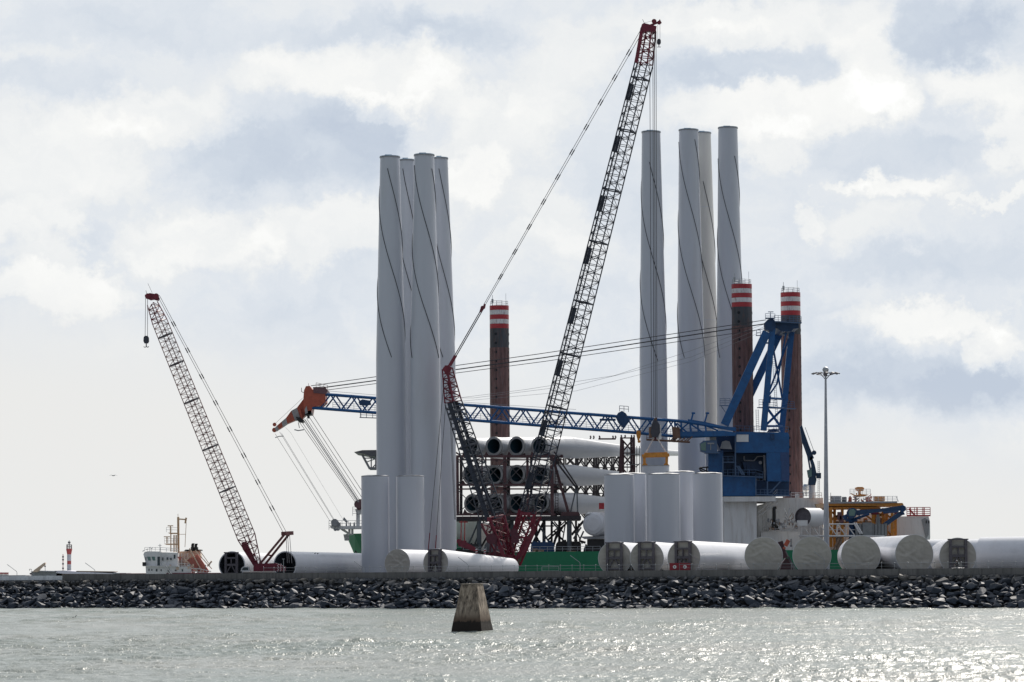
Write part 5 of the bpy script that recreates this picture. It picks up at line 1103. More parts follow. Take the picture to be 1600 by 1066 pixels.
# ================================================================ BLADES, RACKS AND DECK CARGO
def blade_mesh(Lb, r0, k=0):
    """blade along +Y from its root, chord nearly upright (z), built as lofted sections"""
    mb = MB(); n = 28; st = [(0, r0, r0, 0), (2.5, r0, r0, 0), (5, r0 * 1.03, r0 * 1.02, 0), (9, r0 * 1.14, r0 * .92, 0), (14, r0 * 1.20, r0 * .74, 0), (20, r0 * 1.10, r0 * .58, -.05), (30, r0 * .84, r0 * .42, -.05), (42, r0 * .58, r0 * .30, 0), (55, r0 * .42, r0 * .21, .05), (68, r0 * .30, r0 * .15, .1), (78, r0 * .18, r0 * .09, .1), (Lb, r0 * .06, r0 * .03, .1)]
    rings = []
    for i, (y, h, w, dz) in enumerate(st):
        sharp = min(1, max(0, (y - 5) / 10.0)); ring = []
        for j in range(n):
            a = 2 * math.pi * j / n; x, z = math.cos(a) * w, math.sin(a) * h
            if z < 0: x *= 1 - .55 * sharp * (abs(z) / h) ** 1.5      # trailing edge below
            ring.append(Vector((x, y, z + dz)))
        rings.append(ring)
    for A, B in zip(rings[:-1], rings[1:]): mb.add(A + B, [(j, n + j, n + (j + 1) % n, (j + 1) % n) for j in range(n)], 0, True)
    mb.add(rings[-1], [tuple(range(n))])
    return mb
def blades_and_rack():
    Yr = 792.0; th = R(-31)          # blade axes run away to the right
    rot = Matrix.Rotation(th, 4, 'Z'); s = S(Yr)
    rows = [([(736, 698), (771.5, 697.3), (807, 697), (843, 697)], 'top'), ([(735.5, 742), (773, 742), (807.5, 741.5), (845, 741)], 'middle'), ([(738, 787), (775, 787), (808, 786.5), (845, 785.5)], 'bottom')]
    r0 = 14.3 / s; me = {}; proto = None; cols = ['leftmost', 'second from left', 'third from left', 'rightmost']
    for cs, row in rows:
        for i, (x, y) in enumerate(cs):
            lab = {'top': 'white turbine blade in the top row, %s root', 'middle': 'white turbine blade in the middle row behind braces, %s root', 'bottom': 'white turbine blade in the bottom row, %s root'}[row] % cols[i]
            loc = P(x, y, Yr)
            root = thing('turbine_blade', lab, 'blade', loc, 'turbine blades stacked on the deck'); root.rotation_euler = (0, 0, th)
            if proto is None:
                mb = blade_mesh(84, r0); b = MB(); b.v = mb.v; b.f = mb.f; b.m = mb.m; b.s = mb.s
                parts = []
                def mk(name, mbx, m_):
                    me_ = bpy.data.meshes.new(name); me_.from_pydata(mbx.v, [], mbx.f); me_.materials.append(m_); me_.polygons.foreach_set('use_smooth', mbx.s); me_.update(); return (name, me_)
                parts.append(mk('shell', b, M_BLADE))
                b = MB(); b.lathe((0, 0, 0), (0, 1, 0), [(.35, r0), (.35, r0 + .12), (-.05, r0 + .12), (-.05, r0 * .80), (1.0, r0 * .79)], n=40, smooth=False); parts.append(mk('root_flange', b, M_BLADEF))
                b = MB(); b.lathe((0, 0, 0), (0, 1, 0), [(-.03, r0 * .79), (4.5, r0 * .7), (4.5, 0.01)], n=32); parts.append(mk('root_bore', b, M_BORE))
                proto = parts
            for name, m_ in proto:
                o = bpy.data.objects.new(name, m_); COL.objects.link(o); o.parent = root
    # root-end rack
    t = thing('blade_rack', 'maroon steel rack holding the dark round blade roots', 'rack', P(790, 808, Yr))
    q = lambda x, y, d=0.0: P(x, y, Yr + d)
    xs_ = [714.5, 753, 788.5, 824, 862]
    for x, w in zip(xs_, (.7, .35, .75, .6, .8)):
        mb = MB(); mb.beam(q(x, 713, -1.2), q(x + 1, 806, -1.2), w, w, up=(0, 1, 0)); mb.build('upright', M_RACK, t)
        mb = MB(); mb.beam(q(x + 6, 713, 7), q(x + 6, 806, 7), w, w, up=(0, 1, 0)); mb.build('rear_upright', M_RACKD, t)
    for y, w in ((713, .55), (718.5, .3), (757.5, .5), (764, .35), (804, .5)):
        mb = MB(); mb.beam(q(709, y + .3, -1.4), q(868, y, -1.4), w, w); mb.beam(q(712, y + .3, 6.7), q(880, y, 6.7), w, w); mb.build('crossbeam', M_RACK, t)
    for c0, c1 in zip(xs_[:-1], xs_[1:]):
        for y0, y1 in ((719, 757), (765, 804)):
            mb = MB(); mb.tube(q(c0, y0, -1.6), q(c1, y1, -1.6), .10, n=5); mb.tube(q(c1, y0, -1.8), q(c0, y1, -1.8), .10, n=5); mb.build('cross_brace', M_BRACE, t)
    for (x, y) in [c for cs, _ in rows for c in cs]:
        mb = MB(); mb.slab([(x - 15, y + 16), (x - 12, y + 8), (x - 8, y + 13.6), (x, y + 15.6), (x + 8, y + 13.6), (x + 12, y + 8), (x + 15, y + 16)], Yr + .6, 1.2); mb.build('saddle', M_RACK, t)
    for x0, y0, x1, y1, w, m_ in ((864, 716, 889, 804, .62, M_RACK), (866, 717, 900, 762, .42, M_RACKD), (866, 706, 902, 760, .35, M_RACKD), (901, 760, 890, 806, .32, M_SEAF), (901, 758, 903, 812, .32, M_SEAF)):
        mb = MB(); mb.beam(q(x0, y0, 1), q(x1, y1, 1), w, w, up=(0, 1, 0)); mb.build('raking_brace', m_, t)
    mb = MB()
    for x in (867.5, 872): mb.tube(q(x, 735, -.5), q(x, 803, -.5), .07, n=4)
    for k in range(16): mb.tube(q(867.5, 736 + k * 4.2, -.5), q(872, 736 + k * 4.2, -.5), .06, n=4)
    mb.build('ladder', M_RACKD, t)
    mb = MB(); mb.path([q(712, 707, 3), q(722, 713, 3)], .2); mb.rail([q(711, 813, -2), q(760, 813, -2)], 1.1, 1.5, .05); mb.build('rack_railing', M_RACK, t)
    # platform under the racks and the braced legs that carry it
    t2 = thing('rack_platform', 'dark raised platform on braced grey legs under the blade rack', 'platform', P(810, 862, Yr))
    mb = MB(); mb.slab([(712, 807), (908, 806), (908, 812.5), (712, 813.5)], Yr - 2, 17); mb.build('girder', M_PLATF, t2)
    mb = MB(); mb.slab([(878, 800), (904, 800), (904, 807), (876, 807)], Yr - 1, 3); mb.build('joint_block', M_RACK, t2)
    for x0 in range(868, 906, 6):
        mb = MB(); mb.beam(q(x0, 801, 1), q(x0 + 2, 807, 1), .25, .3, up=(0, 1, 0)); mb.build('stub', M_RACKD, t2)
    for x, w, d in ((748.5, 1.1, -1), (889.5, 1.15, -1), (800, .9, 2), (850, .8, 4), (838, .6, 9), (874, .6, 10)):
        mb = MB(); mb.tube(q(x, 813, d), q(x, 864, d), w / 2, n=12); mb.build('leg', M_SEAF, t2)
    br = [(748, 815, 728, 860), (749, 815, 775, 862), (756, 814, 742, 850), (775, 815, 750, 858), (760, 822, 800, 815), (800, 815, 774, 862), (800, 818, 826, 862), (826, 815, 850, 862), (838, 813, 866, 862), (850, 815, 832, 850), (852, 842, 884, 814), (855, 845, 888, 815), (862, 815, 872, 826), (876, 815, 862, 862), (884, 815, 876, 862), (866, 830, 893, 858), (896, 842, 908, 824), (893, 836, 912, 814), (893, 815, 910, 850), (905, 818, 898, 846), (912, 830, 905, 845), (905, 845, 915, 848), (866, 815, 880, 832), (880, 822, 866, 846), (812, 822, 838, 860), (838, 822, 812, 858), (850, 822, 866, 822)]
    for k, (x0, y0, x1, y1) in enumerate(br):
        mb = MB(); d = (k % 4) * 3.0; mb.tube(q(x0, y0, d), q(x1, y1, d), (.2, .3, .16, .24)[k % 4], n=7); mb.build('diagonal_brace', (M_SEAF, M_RACKD)[k % 2], t2)
    # racks further along the blades, dark against the sky between the rows
    rnd = random.Random(9)
    for (X0, X1, Yb, n_, lab) in ((862, 900, Yr + 22, 3, 'dark braced rack under the blades, next to the root rack'), (900, 928, Yr + 38, 3, 'dark braced rack under the middle of the blades'), (932, 968, Yr + 52, 4, 'dark braced rack under the outer blades, behind the rounded white housing')):
        tt = thing('blade_rack', lab, 'rack', P((X0 + X1) / 2, 810, Yb), 'racks between the blade rows')
        ys_ = [711, 731, 751, 771, 791, 811]
        for j in range(n_):
            x = X0 + (X1 - X0) * j / (n_ - 1); mb = MB(); mb.beam(P(x, 709, Yb), P(x + .6, 812, Yb), .42, .42, up=(0, 1, 0)); mb.beam(P(x + 3, 709, Yb + 6), P(x + 3, 812, Yb + 6), .35, .35, up=(0, 1, 0)); mb.build('upright', M_RACKD, tt)
            if j < n_ - 1:
                xn = X0 + (X1 - X0) * (j + 1) / (n_ - 1); mb = MB()
                for y0, y1 in zip(ys_[:-1], ys_[1:]):
                    mb.tube(P(x, y1, Yb), P(xn, y0, Yb), .24, n=5); mb.tube(P(x, y0, Yb), P(xn, y1, Yb), .16, n=5); mb.tube(P(x + 3, y0, Yb + 6), P(xn + 3, y1, Yb + 6), .18, n=5); mb.tube(P(x, y0, Yb), P(xn, y0, Yb), .14, n=5)
                mb.build('lacing', M_RACKD, tt)
        mb = MB()
        for x in (X0, X1): mb.tube(P(x, 712, Yb), P(x, 860, Yb), .28, n=6)
        mb.build('post', M_RACKD, tt)
    # tall outboard rack in front of the blade tips
    Yt = 800; tt = thing('tip_rack', 'tall maroon lattice rack standing across the blade tips', 'rack', P(980, 742, Yt))
    mb = MB(); mb.beam(P(971, 684, Yt), P(969, 760, Yt), .65, .6, up=(0, 1, 0)); mb.beam(P(973.5, 690, Yt + 4), P(974, 760, Yt + 4), .5, .5, up=(0, 1, 0)); mb.build('post', M_RACK, tt)
    mb = MB(); mb.beam(P(990, 684, Yt), P(991, 760, Yt), .65, .6, up=(0, 1, 0)); mb.beam(P(986, 684, Yt + 4), P(987, 760, Yt + 4), .5, .5, up=(0, 1, 0)); mb.build('post', M_RACK, tt)
    mb = MB()
    for y0, y1 in ((686, 708), (708, 730), (730, 752)): mb.tube(P(971, y0, Yt), P(990, y1, Yt), .2, n=5); mb.tube(P(990, y0, Yt), P(971, y1, Yt), .2, n=5)
    for y in (684.5, 708, 730, 741): mb.tube(P(969, y, Yt), P(992, y, Yt), .16, n=5)
    mb.build('lacing', M_RACK, tt)
    mb = MB()
    for x in (970, 976, 986, 990): mb.path([P(x, 684, Yt), P(x + 1.5, 681.5, Yt), P(x, 680, Yt)], .18, n=5)
    mb.path([P(935, 686, Yt), P(962, 686, Yt)], .2)
    for x in (922, 927, 936, 957, 961): mb.path([P(x, 686, Yt), P(x + 1.5, 683, Yt), P(x, 681, Yt)], .18, n=5)
    mb.build('locking_hooks', M_RACK, tt)
    mb = MB()
    for y in (710, 726, 741): mb.tube(P(978, y, Yt - 1), P(999, y, Yt - 1), .1, n=4)
    for x in (980, 985, 995, 999): mb.tube(P(x, 697, Yt - 1), P(x, 760, Yt - 1), .09, n=4)
    mb.path([P(993, 730, Yt - 1), P(1000, 724, Yt - 1)], .12); mb.build('access_ladder', M_GREYD, tt)
    # nacelle-like rounded white housing beside the short towers
    Yn = 784; t3 = thing('turbine_hub', 'rounded white turbine housing on a stand left of the upright row', 'turbine housing', G(930, Yn, 11))
    c = P(928.5, 819, Yn); r = 18.6 / S(Yn); ax = Vector((.38, 1, 0)).normalized()
    mb = MB(); mb.lathe(c, ax, [(-1.1, 0.01), (-1.05, r * .55), (-.8, r * .82), (-.3, r * .97), (.3, r), (5.5, r * 1.02), (9, r), (9.2, 0)], n=64); mb.build('housing', M_TUBE, t3)
    mb = MB()
    for sx in (-1, 1): 
        cc = c + Vector((sx * r * .45, .5, r * .82)); mb.lathe(cc, (sx * .35, .1, 1), [(0, .95), (.25, .75), (.42, .3), (.5, 0)], n=20)
    mb.build('top_fairing', M_WHITE, t3)
    mb = MB(); mb.slab([(908, 838.5), (950, 837), (950, 842), (914, 842)], Yn + .5, 7, 1); mb.slab([(918, 842.5), (950, 842.5), (950, 862), (918, 862)], Yn + 1.5, 5, 0); mb.build('stand', [M_BLACK, M_GREY], t3)
    mb = MB(); mb.rect(936, 786, 950, 795.5, Yn + 2, 1.6); mb.build('red_crate', M_RED, t3)
    # horizontal white cylinder with a dark end on the stern deck
    Yk = 782; t4 = thing('white_cylinder', 'white cylinder with a dark recessed end on the ship deck by the light mast', 'cylinder', P(1262, 825, Yk))
    c = P(1254.5, 808, Yk); r = 14.5 / S(Yk); ax = Vector((.55, .8, 0)).normalized()
    mb = MB(); mb.lathe(c, ax, [(0, r), (6.8, r), (7.1, r * .96), (7.1, 0)], n=56); mb.build('shell', M_TUBE, t4)
    mb = MB(); mb.lathe(c, ax, [(.0, r), (0, r * .93), (.5, r * .92), (.5, .01)], n=48, smooth=False); mb.build('end_plate', M_FRAME, t4)
    mb = MB(); mb.slab([(1246, 813), (1262, 813), (1262, 822), (1246, 822)], Yk - 1.5, 1.4); mb.build('end_box', M_WHITED, t4)
blades_and_rack()
def gripper():
    """yellow working frame on the stern deck"""
    Y = 800; q = lambda x, y, d=0.0: P(x, y, Y + d)
    t = thing('yellow_deck_frame', 'yellow steel working frame with upper deck on the ship stern', 'deck frame', q(1350, 860))
    mb = MB(); mb.slab([(1281, 787), (1410, 786), (1412, 788.5), (1408, 791), (1282, 790.5)], Y - 4, 14); mb.slab([(1290, 792), (1375, 792), (1375, 794.5), (1290, 796)], Y - 3, 12); mb.build('upper_deck', M_YEL, t)
    mb = MB(); mb.slab([(1296, 784.3), (1402, 783.3), (1402, 786), (1296, 787)], Y - 4.4, 12); mb.build('deck_plate', M_GREY, t)
    for x, d in ((1298, -2), (1304, 3), (1316, -2), (1364, -2), (1368, 4), (1380, 0), (1385, 4), (1394, -2), (1399, 3)):
        mb = MB(); mb.beam(q(x, 794, d), q(x, 855, d), .65, .65, up=(0, 1, 0)); mb.build('column', M_YEL, t)
    mb = MB()
    for x0, y0, x1, y1 in ((1318, 818, 1345, 800), (1345, 800, 1362, 812), (1366, 796, 1384, 812), (1384, 796, 1366, 815), (1386, 830, 1399, 842), (1399, 826, 1386, 845), (1380, 800, 1399, 815), (1300, 800, 1316, 818), (1316, 800, 1300, 812), (1322, 816, 1362, 816), (1290, 800, 1300, 797), (1388, 850, 1399, 836)): mb.beam(q(x0, y0, -1), q(x1, y1, -1), .4, .4, up=(0, 1, 0))
    mb.build('bracing', M_YEL, t)
    mb = MB(); mb.slab([(1290, 796), (1300, 792), (1302, 796), (1294, 799)], Y - 4, 3); mb.slab([(1345, 795), (1376, 793), (1376, 798), (1345, 799)], Y - 2, 2, 0); mb.build('beam_ends', M_YEL, t)
    mb = MB(); mb.rail([q(1294, 784, -4.3), q(1322, 784, -4.3)], 1.1, 1.2, .05); mb.rail([q(1335, 784, -4.3), q(1402, 784, -4.3)], 1.25, 1.0, .05, bars=3); mb.rail([q(1328, 773.5, -3), q(1360, 773.5, -3)], 1.35, .8, .05, bars=3); mb.path([q(1400, 776, -4), q(1404, 784, -4)], .08); mb.build('railing', M_WHITED, t)
    mb = MB(); mb.slab([(1299, 775), (1314.5, 775), (1314.5, 785), (1299, 785)], Y - 3.6, 3); mb.build('equipment_box', M_GREY, t)
    mb = MB(); mb.slab([(1316.5, 777), (1323, 777), (1323, 785), (1316.5, 785)], Y - 3.6, 2); mb.build('small_box', M_GREYD, t)
    mb = MB(); mb.slab([(1367, 775.5), (1382.5, 775.5), (1382.5, 783), (1367, 783)], Y - 3.6, 3); mb.build('orange_box', M_YEL, t)
    mb = MB(); mb.slab([(1337, 762), (1340, 761), (1348, 761), (1350.5, 763), (1349, 767), (1345, 768), (1345, 774), (1342, 774), (1342, 767), (1338, 766)], Y - 1, 2.2); mb.slab([(1330, 771), (1338, 774), (1345, 772), (1358, 773), (1350, 776), (1340, 777)], Y - 1.4, 3); mb.build('gripper_head', M_YEL, t)
    rnd = random.Random(5); mb = MB()
    for k in range(34):
        x = rnd.uniform(1325, 1362); y = rnd.uniform(774, 785); mb.tube(q(x, y, -2), q(x + rnd.uniform(-4, 4), y + rnd.uniform(-5, 3), -1.4), .13, n=4, m=rnd.randrange(3))
    mb.slab([(1352, 777), (1358, 776), (1361, 784), (1353, 784)], Y - 2, .6, 1); mb.slab([(1327, 777), (1331, 777), (1331, 784), (1325, 784)], Y - 2, .6, 1)
    mb.build('hydraulic_rams', [M_BROWNP, M_ORA, M_YEL], t)
    mb = MB(); mb.path([q(1298, 783, -4), q(1298, 770, -4)], .06); mb.build('antenna', M_ROPE, t)
    mb = MB()
    for (x0, y0, x1, y1, m_) in ((1309, 800, 1315, 812, 0), (1312, 806, 1318, 818, 0), (1361, 801, 1373, 804, 1), (1398, 801, 1404, 804, 1), (1352, 812, 1356, 824, 2), (1369, 808, 1375, 822, 3)): mb.rect(x0, y0, x1, y1, Y - 2.6, 1.4, m_)
    mb.build('machinery', [M_MAROON, M_CRIM, M_BROWNP, M_GREY], t)
    mb = MB(); mb.slab([(1288, 808), (1346, 806), (1346, 862), (1288, 862)], Y + 14, 4); mb.slab([(1346, 798), (1396, 798), (1396, 862), (1346, 862)], Y + 15, 4)
    for x in range(1290, 1396, 7): mb.rect(x, 810, x + .6, 861, Y + 13.6, .3)
    mb.build('rear_bulkhead', M_CREAM, t)
    rnd = random.Random(31)
    for k in range(26):
        mb = MB(); x = rnd.uniform(1294, 1396); y = rnd.uniform(797, 852); w = rnd.uniform(2, 8); h_ = rnd.uniform(2, 9); d = rnd.uniform(3, 9)
        if k % 3 == 0: mb.tube(q(x, y, d), q(x, y, d + 1.4), min(w, h_) * .09 + .25, n=14); mb.rect(x - w * .4, y, x + w * .4, y + h_, Y + d + .3, 1)
        else: mb.slab([(x, y), (x + w * .8, y - 1), (x + w, y + h_ * .4), (x + w, y + h_), (x, y + h_)], Y + d, rnd.uniform(.5, 1.5)); mb.beam(q(x, y, d - .3), q(x + w, y + h_, d - .3), .2, .2, up=(0, 1, 0))
        mb.build('deck_machine', [M_BROWNP, M_YEL, M_MAROON, M_YEL, M_GREY, M_BROWNP][k % 6], t)
    # funnel-shaped fitting
    mb = MB(); mb.slab([(1274, 787.5), (1290, 787.5), (1284, 797), (1279, 797)], Y - 5, 3); mb.build('fairlead', M_TAN, t)
    # blue folding crane laid across it
    Yb = 791; q = lambda x, y, d=0.0: P(x, y, Yb + d)
    k = thing('folding_crane', 'dark blue folded knuckle crane lying across the yellow frame', 'crane', q(1330, 815))
    mb = MB(); mb.slab([(1338, 802), (1339, 797), (1375, 795), (1408, 790), (1411, 789), (1415, 793), (1411, 798), (1376, 800), (1352, 803), (1340, 806)], Yb, 1.3); mb.build('main_boom', M_BLUEK2, k)
    mb = MB(); mb.slab([(1380, 818), (1381, 821), (1384, 823), (1398, 813), (1413, 803), (1411, 799), (1407, 799), (1396, 806)], Yb + .2, 1.0); mb.build('outer_boom', M_BLUEK2, k)
    mb = MB(); mb.slab([(1407, 794), (1411, 789), (1415.5, 792), (1416, 797), (1412, 800), (1414, 804), (1411, 805), (1408, 801)], Yb - .3, 1.8); mb.path([q(1380, 801), q(1404, 799)], .3); mb.path([q(1326, 816), q(1336, 811), q(1358, 803)], .32); mb.build('ram', M_BLUED, k)
    mb = MB(); mb.slab([(1324, 800), (1327, 794.5), (1334, 793.5), (1339, 797), (1338, 806), (1334, 810), (1327, 810), (1324, 806)], Yb - .8, 2.0); cb = mb.build('cab', M_BLUEK2, k)
    mb = MB(); mb.slab([(1326, 800), (1328, 796), (1334, 795.5), (1337, 799), (1335, 806), (1327, 806)], Yb - .9, .12); mb.build('cab_window', M_GLASSG, cb)
    mb = MB(); mb.slab([(1317, 806), (1324, 803), (1324, 810), (1340, 810), (1340, 815), (1324, 815), (1318, 811)], Yb, 1.8); mb.tube(q(1331, 815, 1), q(1331, 862, 1), .7, n=14); mb.build('slew_base', M_BLUED, k)
gripper()
M_GALVD = mat('mast_steel', (0.34, 0.36, 0.40), .45, var=.1)
M_TANL = mat('hazed_tan_paint', (0.68, 0.52, 0.40), .5, var=.12)  # tan lightened so that the haze sits in the colour
M_HAZW = mat('hazed_white', (0.48, 0.50, 0.54), .6, var=.05)  # greyed white, the haze of distance is put into the colour
M_HAZR = mat('hazed_red', (0.40, 0.07, 0.07), .6, var=.08)  # dulled red for the far shore, distance haze mixed into it
M_ROOF = mat('pale_roof', (0.85, 0.82, 0.92), .5, var=.08)
M_GREYH = mat('shed_grey', (0.42, 0.44, 0.48), .7, var=.12)
M_CRIM2 = mat('container_red', (0.30, 0.02, 0.035), .5, var=.2, scale=2)
M_MAROOND = mat('dark_maroon', (0.06, 0.022, 0.03), .5, var=.3)
# ================================================================ LIGHT MAST, SMALL VESSEL, FAR SHORE, SMALL THINGS
def light_mast():
    Y = 600; q = lambda x, y, d=0.0: P(x, y, Y + d); b = G(1291.3, Y)
    t = thing('light_mast', 'very tall grey floodlight mast with a flat lamp ring at its top', 'light mast', b)
    top = P(1290, 586, Y); mb = MB(); mb.lathe(b, top - b, [(0, .62), (6, .50), ((top - b).length, .17)], n=20); mb.build('pole', M_GALVD, t)
    mb = MB(); c = P(1290, 583, Y)
    pts = [c + Vector((math.cos(a) * 2.1, math.sin(a) * 2.1, 0)) for a in [2 * math.pi * k / 16 for k in range(17)]]; mb.path(pts, .06)
    for k in range(0, 16, 4): mb.tube(c - Vector((0, 0, .6)), pts[k], .06, n=5)
    mb.path([c - Vector((0, 0, 1.2)), c + Vector((-1.0, 0, 0))], .07); mb.path([c - Vector((0, 0, 1.2)), c + Vector((1.0, 0, 0))], .07)
    mb.tube(c + Vector((0, 0, -.5)), c + Vector((0, 0, .3)), .3, n=12); mb.build('lamp_ring', M_FRAME, t)
    for k in range(12):
        a = 2 * math.pi * k / 12; p = c + Vector((math.cos(a) * 2.25, math.sin(a) * 2.25, -.05)); mb = MB()
        mb.box(p, (.55, .42, .16), 0, Matrix.Rotation(a, 3, 'Z') @ Matrix.Rotation(R(20), 3, 'Y')); mb.build('floodlight', M_GREYD, t)
    mb = MB(); mb.lathe(c + Vector((0, 0, .25)), (0, 0, 1), [(0, .45), (.35, .58), (.7, .42), (.9, 0)], n=18); mb.build('dome', M_GALV, t)
light_mast()

def small_vessel():
    Y = 812; q = lambda x, y, d=0.0: P(x, y, Y + d); z0 = Vector((0, 0, 0))
    t = thing('coastal_vessel', 'small white vessel with tan mast and rust-red stern gear behind the wall', 'ship', (q(270, 900).x, Y, 0))
    a = q(216, 900).x; b = q(338, 900).x
    mb = MB(); zt = q(270, 899.5).z + .6
    lv = []
    for z, f in ((-1.5, 2.0), (1.5, .8), (zt, 0)): lv.append([Vector((x, y, z)) for x, y in ((a - 5 + f, Y + 5), (a + 2, Y + .6), (a + 9, Y - .6), (b + 1, Y - .6), (b + 2, Y + 10.6), (a + 9, Y + 10.6), (a + 2, Y + 9.4))])
    n = 7
    for A, B in zip(lv[:-1], lv[1:]): mb.add(A + B, [(k, n + k, n + (k + 1) % n, (k + 1) % n) for k in range(n)])
    mb.add(lv[-1], [tuple(reversed(range(n)))]); mb.build('hull', M_CRIM, t)
    w = MB(); w.slab([(227, 885), (227, 877), (225, 870), (224, 866), (226, 862.5), (232, 861.5), (251, 862), (251, 885)], Y, 9, 0); w.slab([(251.2, 863), (278, 864), (278, 885), (251.2, 885)], Y + .5, 8.5, 0)
    w.slab([(227.5, 885.2), (293, 885.2), (297, 888), (297, 901), (228.5, 901)], Y - .2, 10, 0); w.slab([(223, 883.7), (279, 884.5), (279, 885.6), (223, 885)], Y - .8, 10.5, 0); wh = w.build('wheelhouse', M_WHITE, t)
    for x0 in (230.5, 237.5):
        w = MB(); w.slab([(x0 - .8, 870), (x0 + 4.5, 870), (x0 + 5.2, 876), (x0 + 1.4, 876)], Y - .06, .12); w.build('window', M_GLASSG, wh)
    for x0, y0, x1, y1 in ((246, 870, 250, 884), (253.5, 871, 255, 876), (260.5, 871, 262.5, 875), (266, 872, 268, 875), (243.5, 889, 246, 893), (227.3, 870.5, 228.6, 876)):
        w = MB(); w.slab([(x0, y0), (x1, y0), (x1, y1), (x0, y1)], Y - .26 if y0 > 885 else Y - .05, .7); w.build('window', M_GLASS, wh)
    for x0, y0, x1, y1 in ((232, 889, 233.6, 892), (236.5, 889, 238.1, 892), (251, 889.5, 252.5, 892.5), (262, 889.5, 265, 897), (271.5, 867, 274, 873), (284, 889.5, 286, 893)):
        w = MB(); w.slab([(x0, y0), (x1, y0), (x1, y1), (x0, y1)], Y - .28 if y0 > 885 else Y + .4, .3); w.build('window', M_GLASS, wh)
    w = MB()
    for k in range(7): w.rect(279.5, 866 + k * 2.4, 294, 866.5 + k * 2.4, Y + 3.8, .3)
    for x in (279.5, 284, 289, 293.5): w.beam(q(x, 864, 3.8), q(x, 886, 3.8), .14, .14, up=(0, 1, 0))
    w.path([q(296, 888, -.4), q(312, 889, -.4), q(330, 893, -.4)], .09); w.path([q(296, 892, -.4), q(330, 896, -.4)], .06)
    for x in range(298, 331, 5): w.path([q(x, 888.5 + (x - 298) * .12, -.4), q(x, 899, -.4)], .06)
    w.build('deck_frames', M_WHITED, t)
    w = MB(); w.rect(222.5, 878.5, 227.5, 884, Y - 1.2, 1.5); w.build('bridge_wing_box', M_BLACK, t)
    w = MB(); w.rail([q(226, 861.5, .5), q(251, 861.5, .5), q(278, 863.5, .5)], .9, 1.2, .05); w.rail([q(280, 886, -.3), q(297, 888, -.3)], .9, 1, .05); w.build('railing', M_WHITED, t)
    w = MB()
    for x, y, h in ((230, 858.5, 1), (234, 856, 1.2), (237, 857, .8), (224, 861, .6)): w.path([q(x, 862), q(x, y)], .05); w.path([q(x - 1.4, y + .4), q(x, y), q(x + 1.6, y - 1)], .09)
    w.path([q(250, 862), q(250, 850)], .09); w.path([q(247, 852.5), q(252.5, 852.5)], .06); w.build('roof_lights', M_WHITED, t)
    w = MB(); w.beam(q(279, 864, 3), q(278.5, 808, 3), .5, .5, up=(0, 1, 0)); w.beam(q(267, 862, 2), q(267, 833, 2), .25, .25, up=(0, 1, 0)); w.beam(q(272, 863, 2.4), q(272, 836, 2.4), .3, .3, up=(0, 1, 0)); w.beam(q(275.3, 863, 2.4), q(275.3, 836, 2.4), .3, .3, up=(0, 1, 0))
    w.slab([(262, 832.5), (278, 832.5), (278, 834.5), (266, 834.5)], Y + 2, 2); w.slab([(256, 849.5), (278, 849.5), (278, 851.5), (260, 851.5)], Y + 2, 2); w.path([q(266.5, 833), q(266.5, 822)], .16); w.slab([(262, 821), (270.5, 821), (270.5, 822.4), (262, 822.4)], Y + 1.5, .5); w.path([q(261, 849), q(261, 839)], .16); w.slab([(256, 838.2), (265.5, 838.2), (265.5, 839.6), (256, 839.6)], Y + 1.5, .5)
    w.beam(q(277, 811, 3), q(291, 812, 3), .3, .3, up=(0, 1, 0)); w.beam(q(291, 809, 3), q(289.5, 818, 3), .4, .4, up=(0, 1, 0)); w.path([q(278.5, 809, 3), q(278, 803, 3)], .06)
    w.path([q(291, 816, 3), q(289, 855, 3)], .07); w.path([q(280, 835, 3), q(290, 835, 3)], .06); w.build('mast', M_TAN, t)
    w = MB(); w.rail([q(260, 831.5, 2), q(277, 832, 2)], 1.15, 1, .04); w.rail([q(257, 849, 2), q(277, 849, 2)], 1.15, 1, .04); w.build('mast_railing', M_WHITED, t)
    w = MB(); w.slab([(279, 862), (312, 860), (314, 870), (302, 897), (280, 897)], Y + 5, 3); w.slab([(287, 861), (290, 858.8), (314, 858.8), (314.5, 861)], Y + 4.6, 4, 1); w.build('funnel_casing', [M_TANL, M_BLACK], t)
    w = MB()
    for x, y in ((301, 851), (306, 851.5)): w.tube(q(x, y, 4), q(x, 860, 4), .35, n=10); w.slab([(x - 2, y), (x - 1, y - 2), (x + 2.6, y - 2), (x + 2.6, y)], Y + 3.6, .8)
    w.rect(298, 855, 309, 859, Y + 4, 1.5); w.build('exhaust', M_BLACK, t)
    w = MB(); w.slab([(291, 876), (309, 866), (327, 893), (322, 897), (312, 897), (296, 884)], Y + 2, .8, 0); w.build('stern_ramp', M_PINK, t)
    w = MB()
    for x0, y0, x1, y1, r_ in ((288, 873, 312, 897, .3), (296, 857, 318, 897, .28), (305, 860, 331, 889, .2), (312, 860, 326, 880, .16), (324, 885, 331, 877, .35), (298, 868, 288, 880, .18), (330, 877, 327, 884, .2)): w.beam(q(x0, y0, 1.5), q(x1, y1, 1.5), r_, r_, up=(0, 1, 0))
    w.build('derrick', M_TANL, t)
    w = MB(); w.slab([(277, 870), (285, 870), (281, 876)], Y + .3, .2, 0); w.build('triangle_sign', M_PINK, t)
    rnd = random.Random(8); w = MB()
    for k in range(30): x = rnd.uniform(264, 322); y = rnd.uniform(880, 897); w.rect(x, y, x + rnd.uniform(1, 4), y + rnd.uniform(1, 5), Y - .5 + rnd.uniform(0, .6), .4, rnd.randrange(4))
    w.path([q(256, 880, -.8), q(269, 898, -.8)], .14); w.path([q(254, 882, -.8), q(266, 898, -.8)], .12)
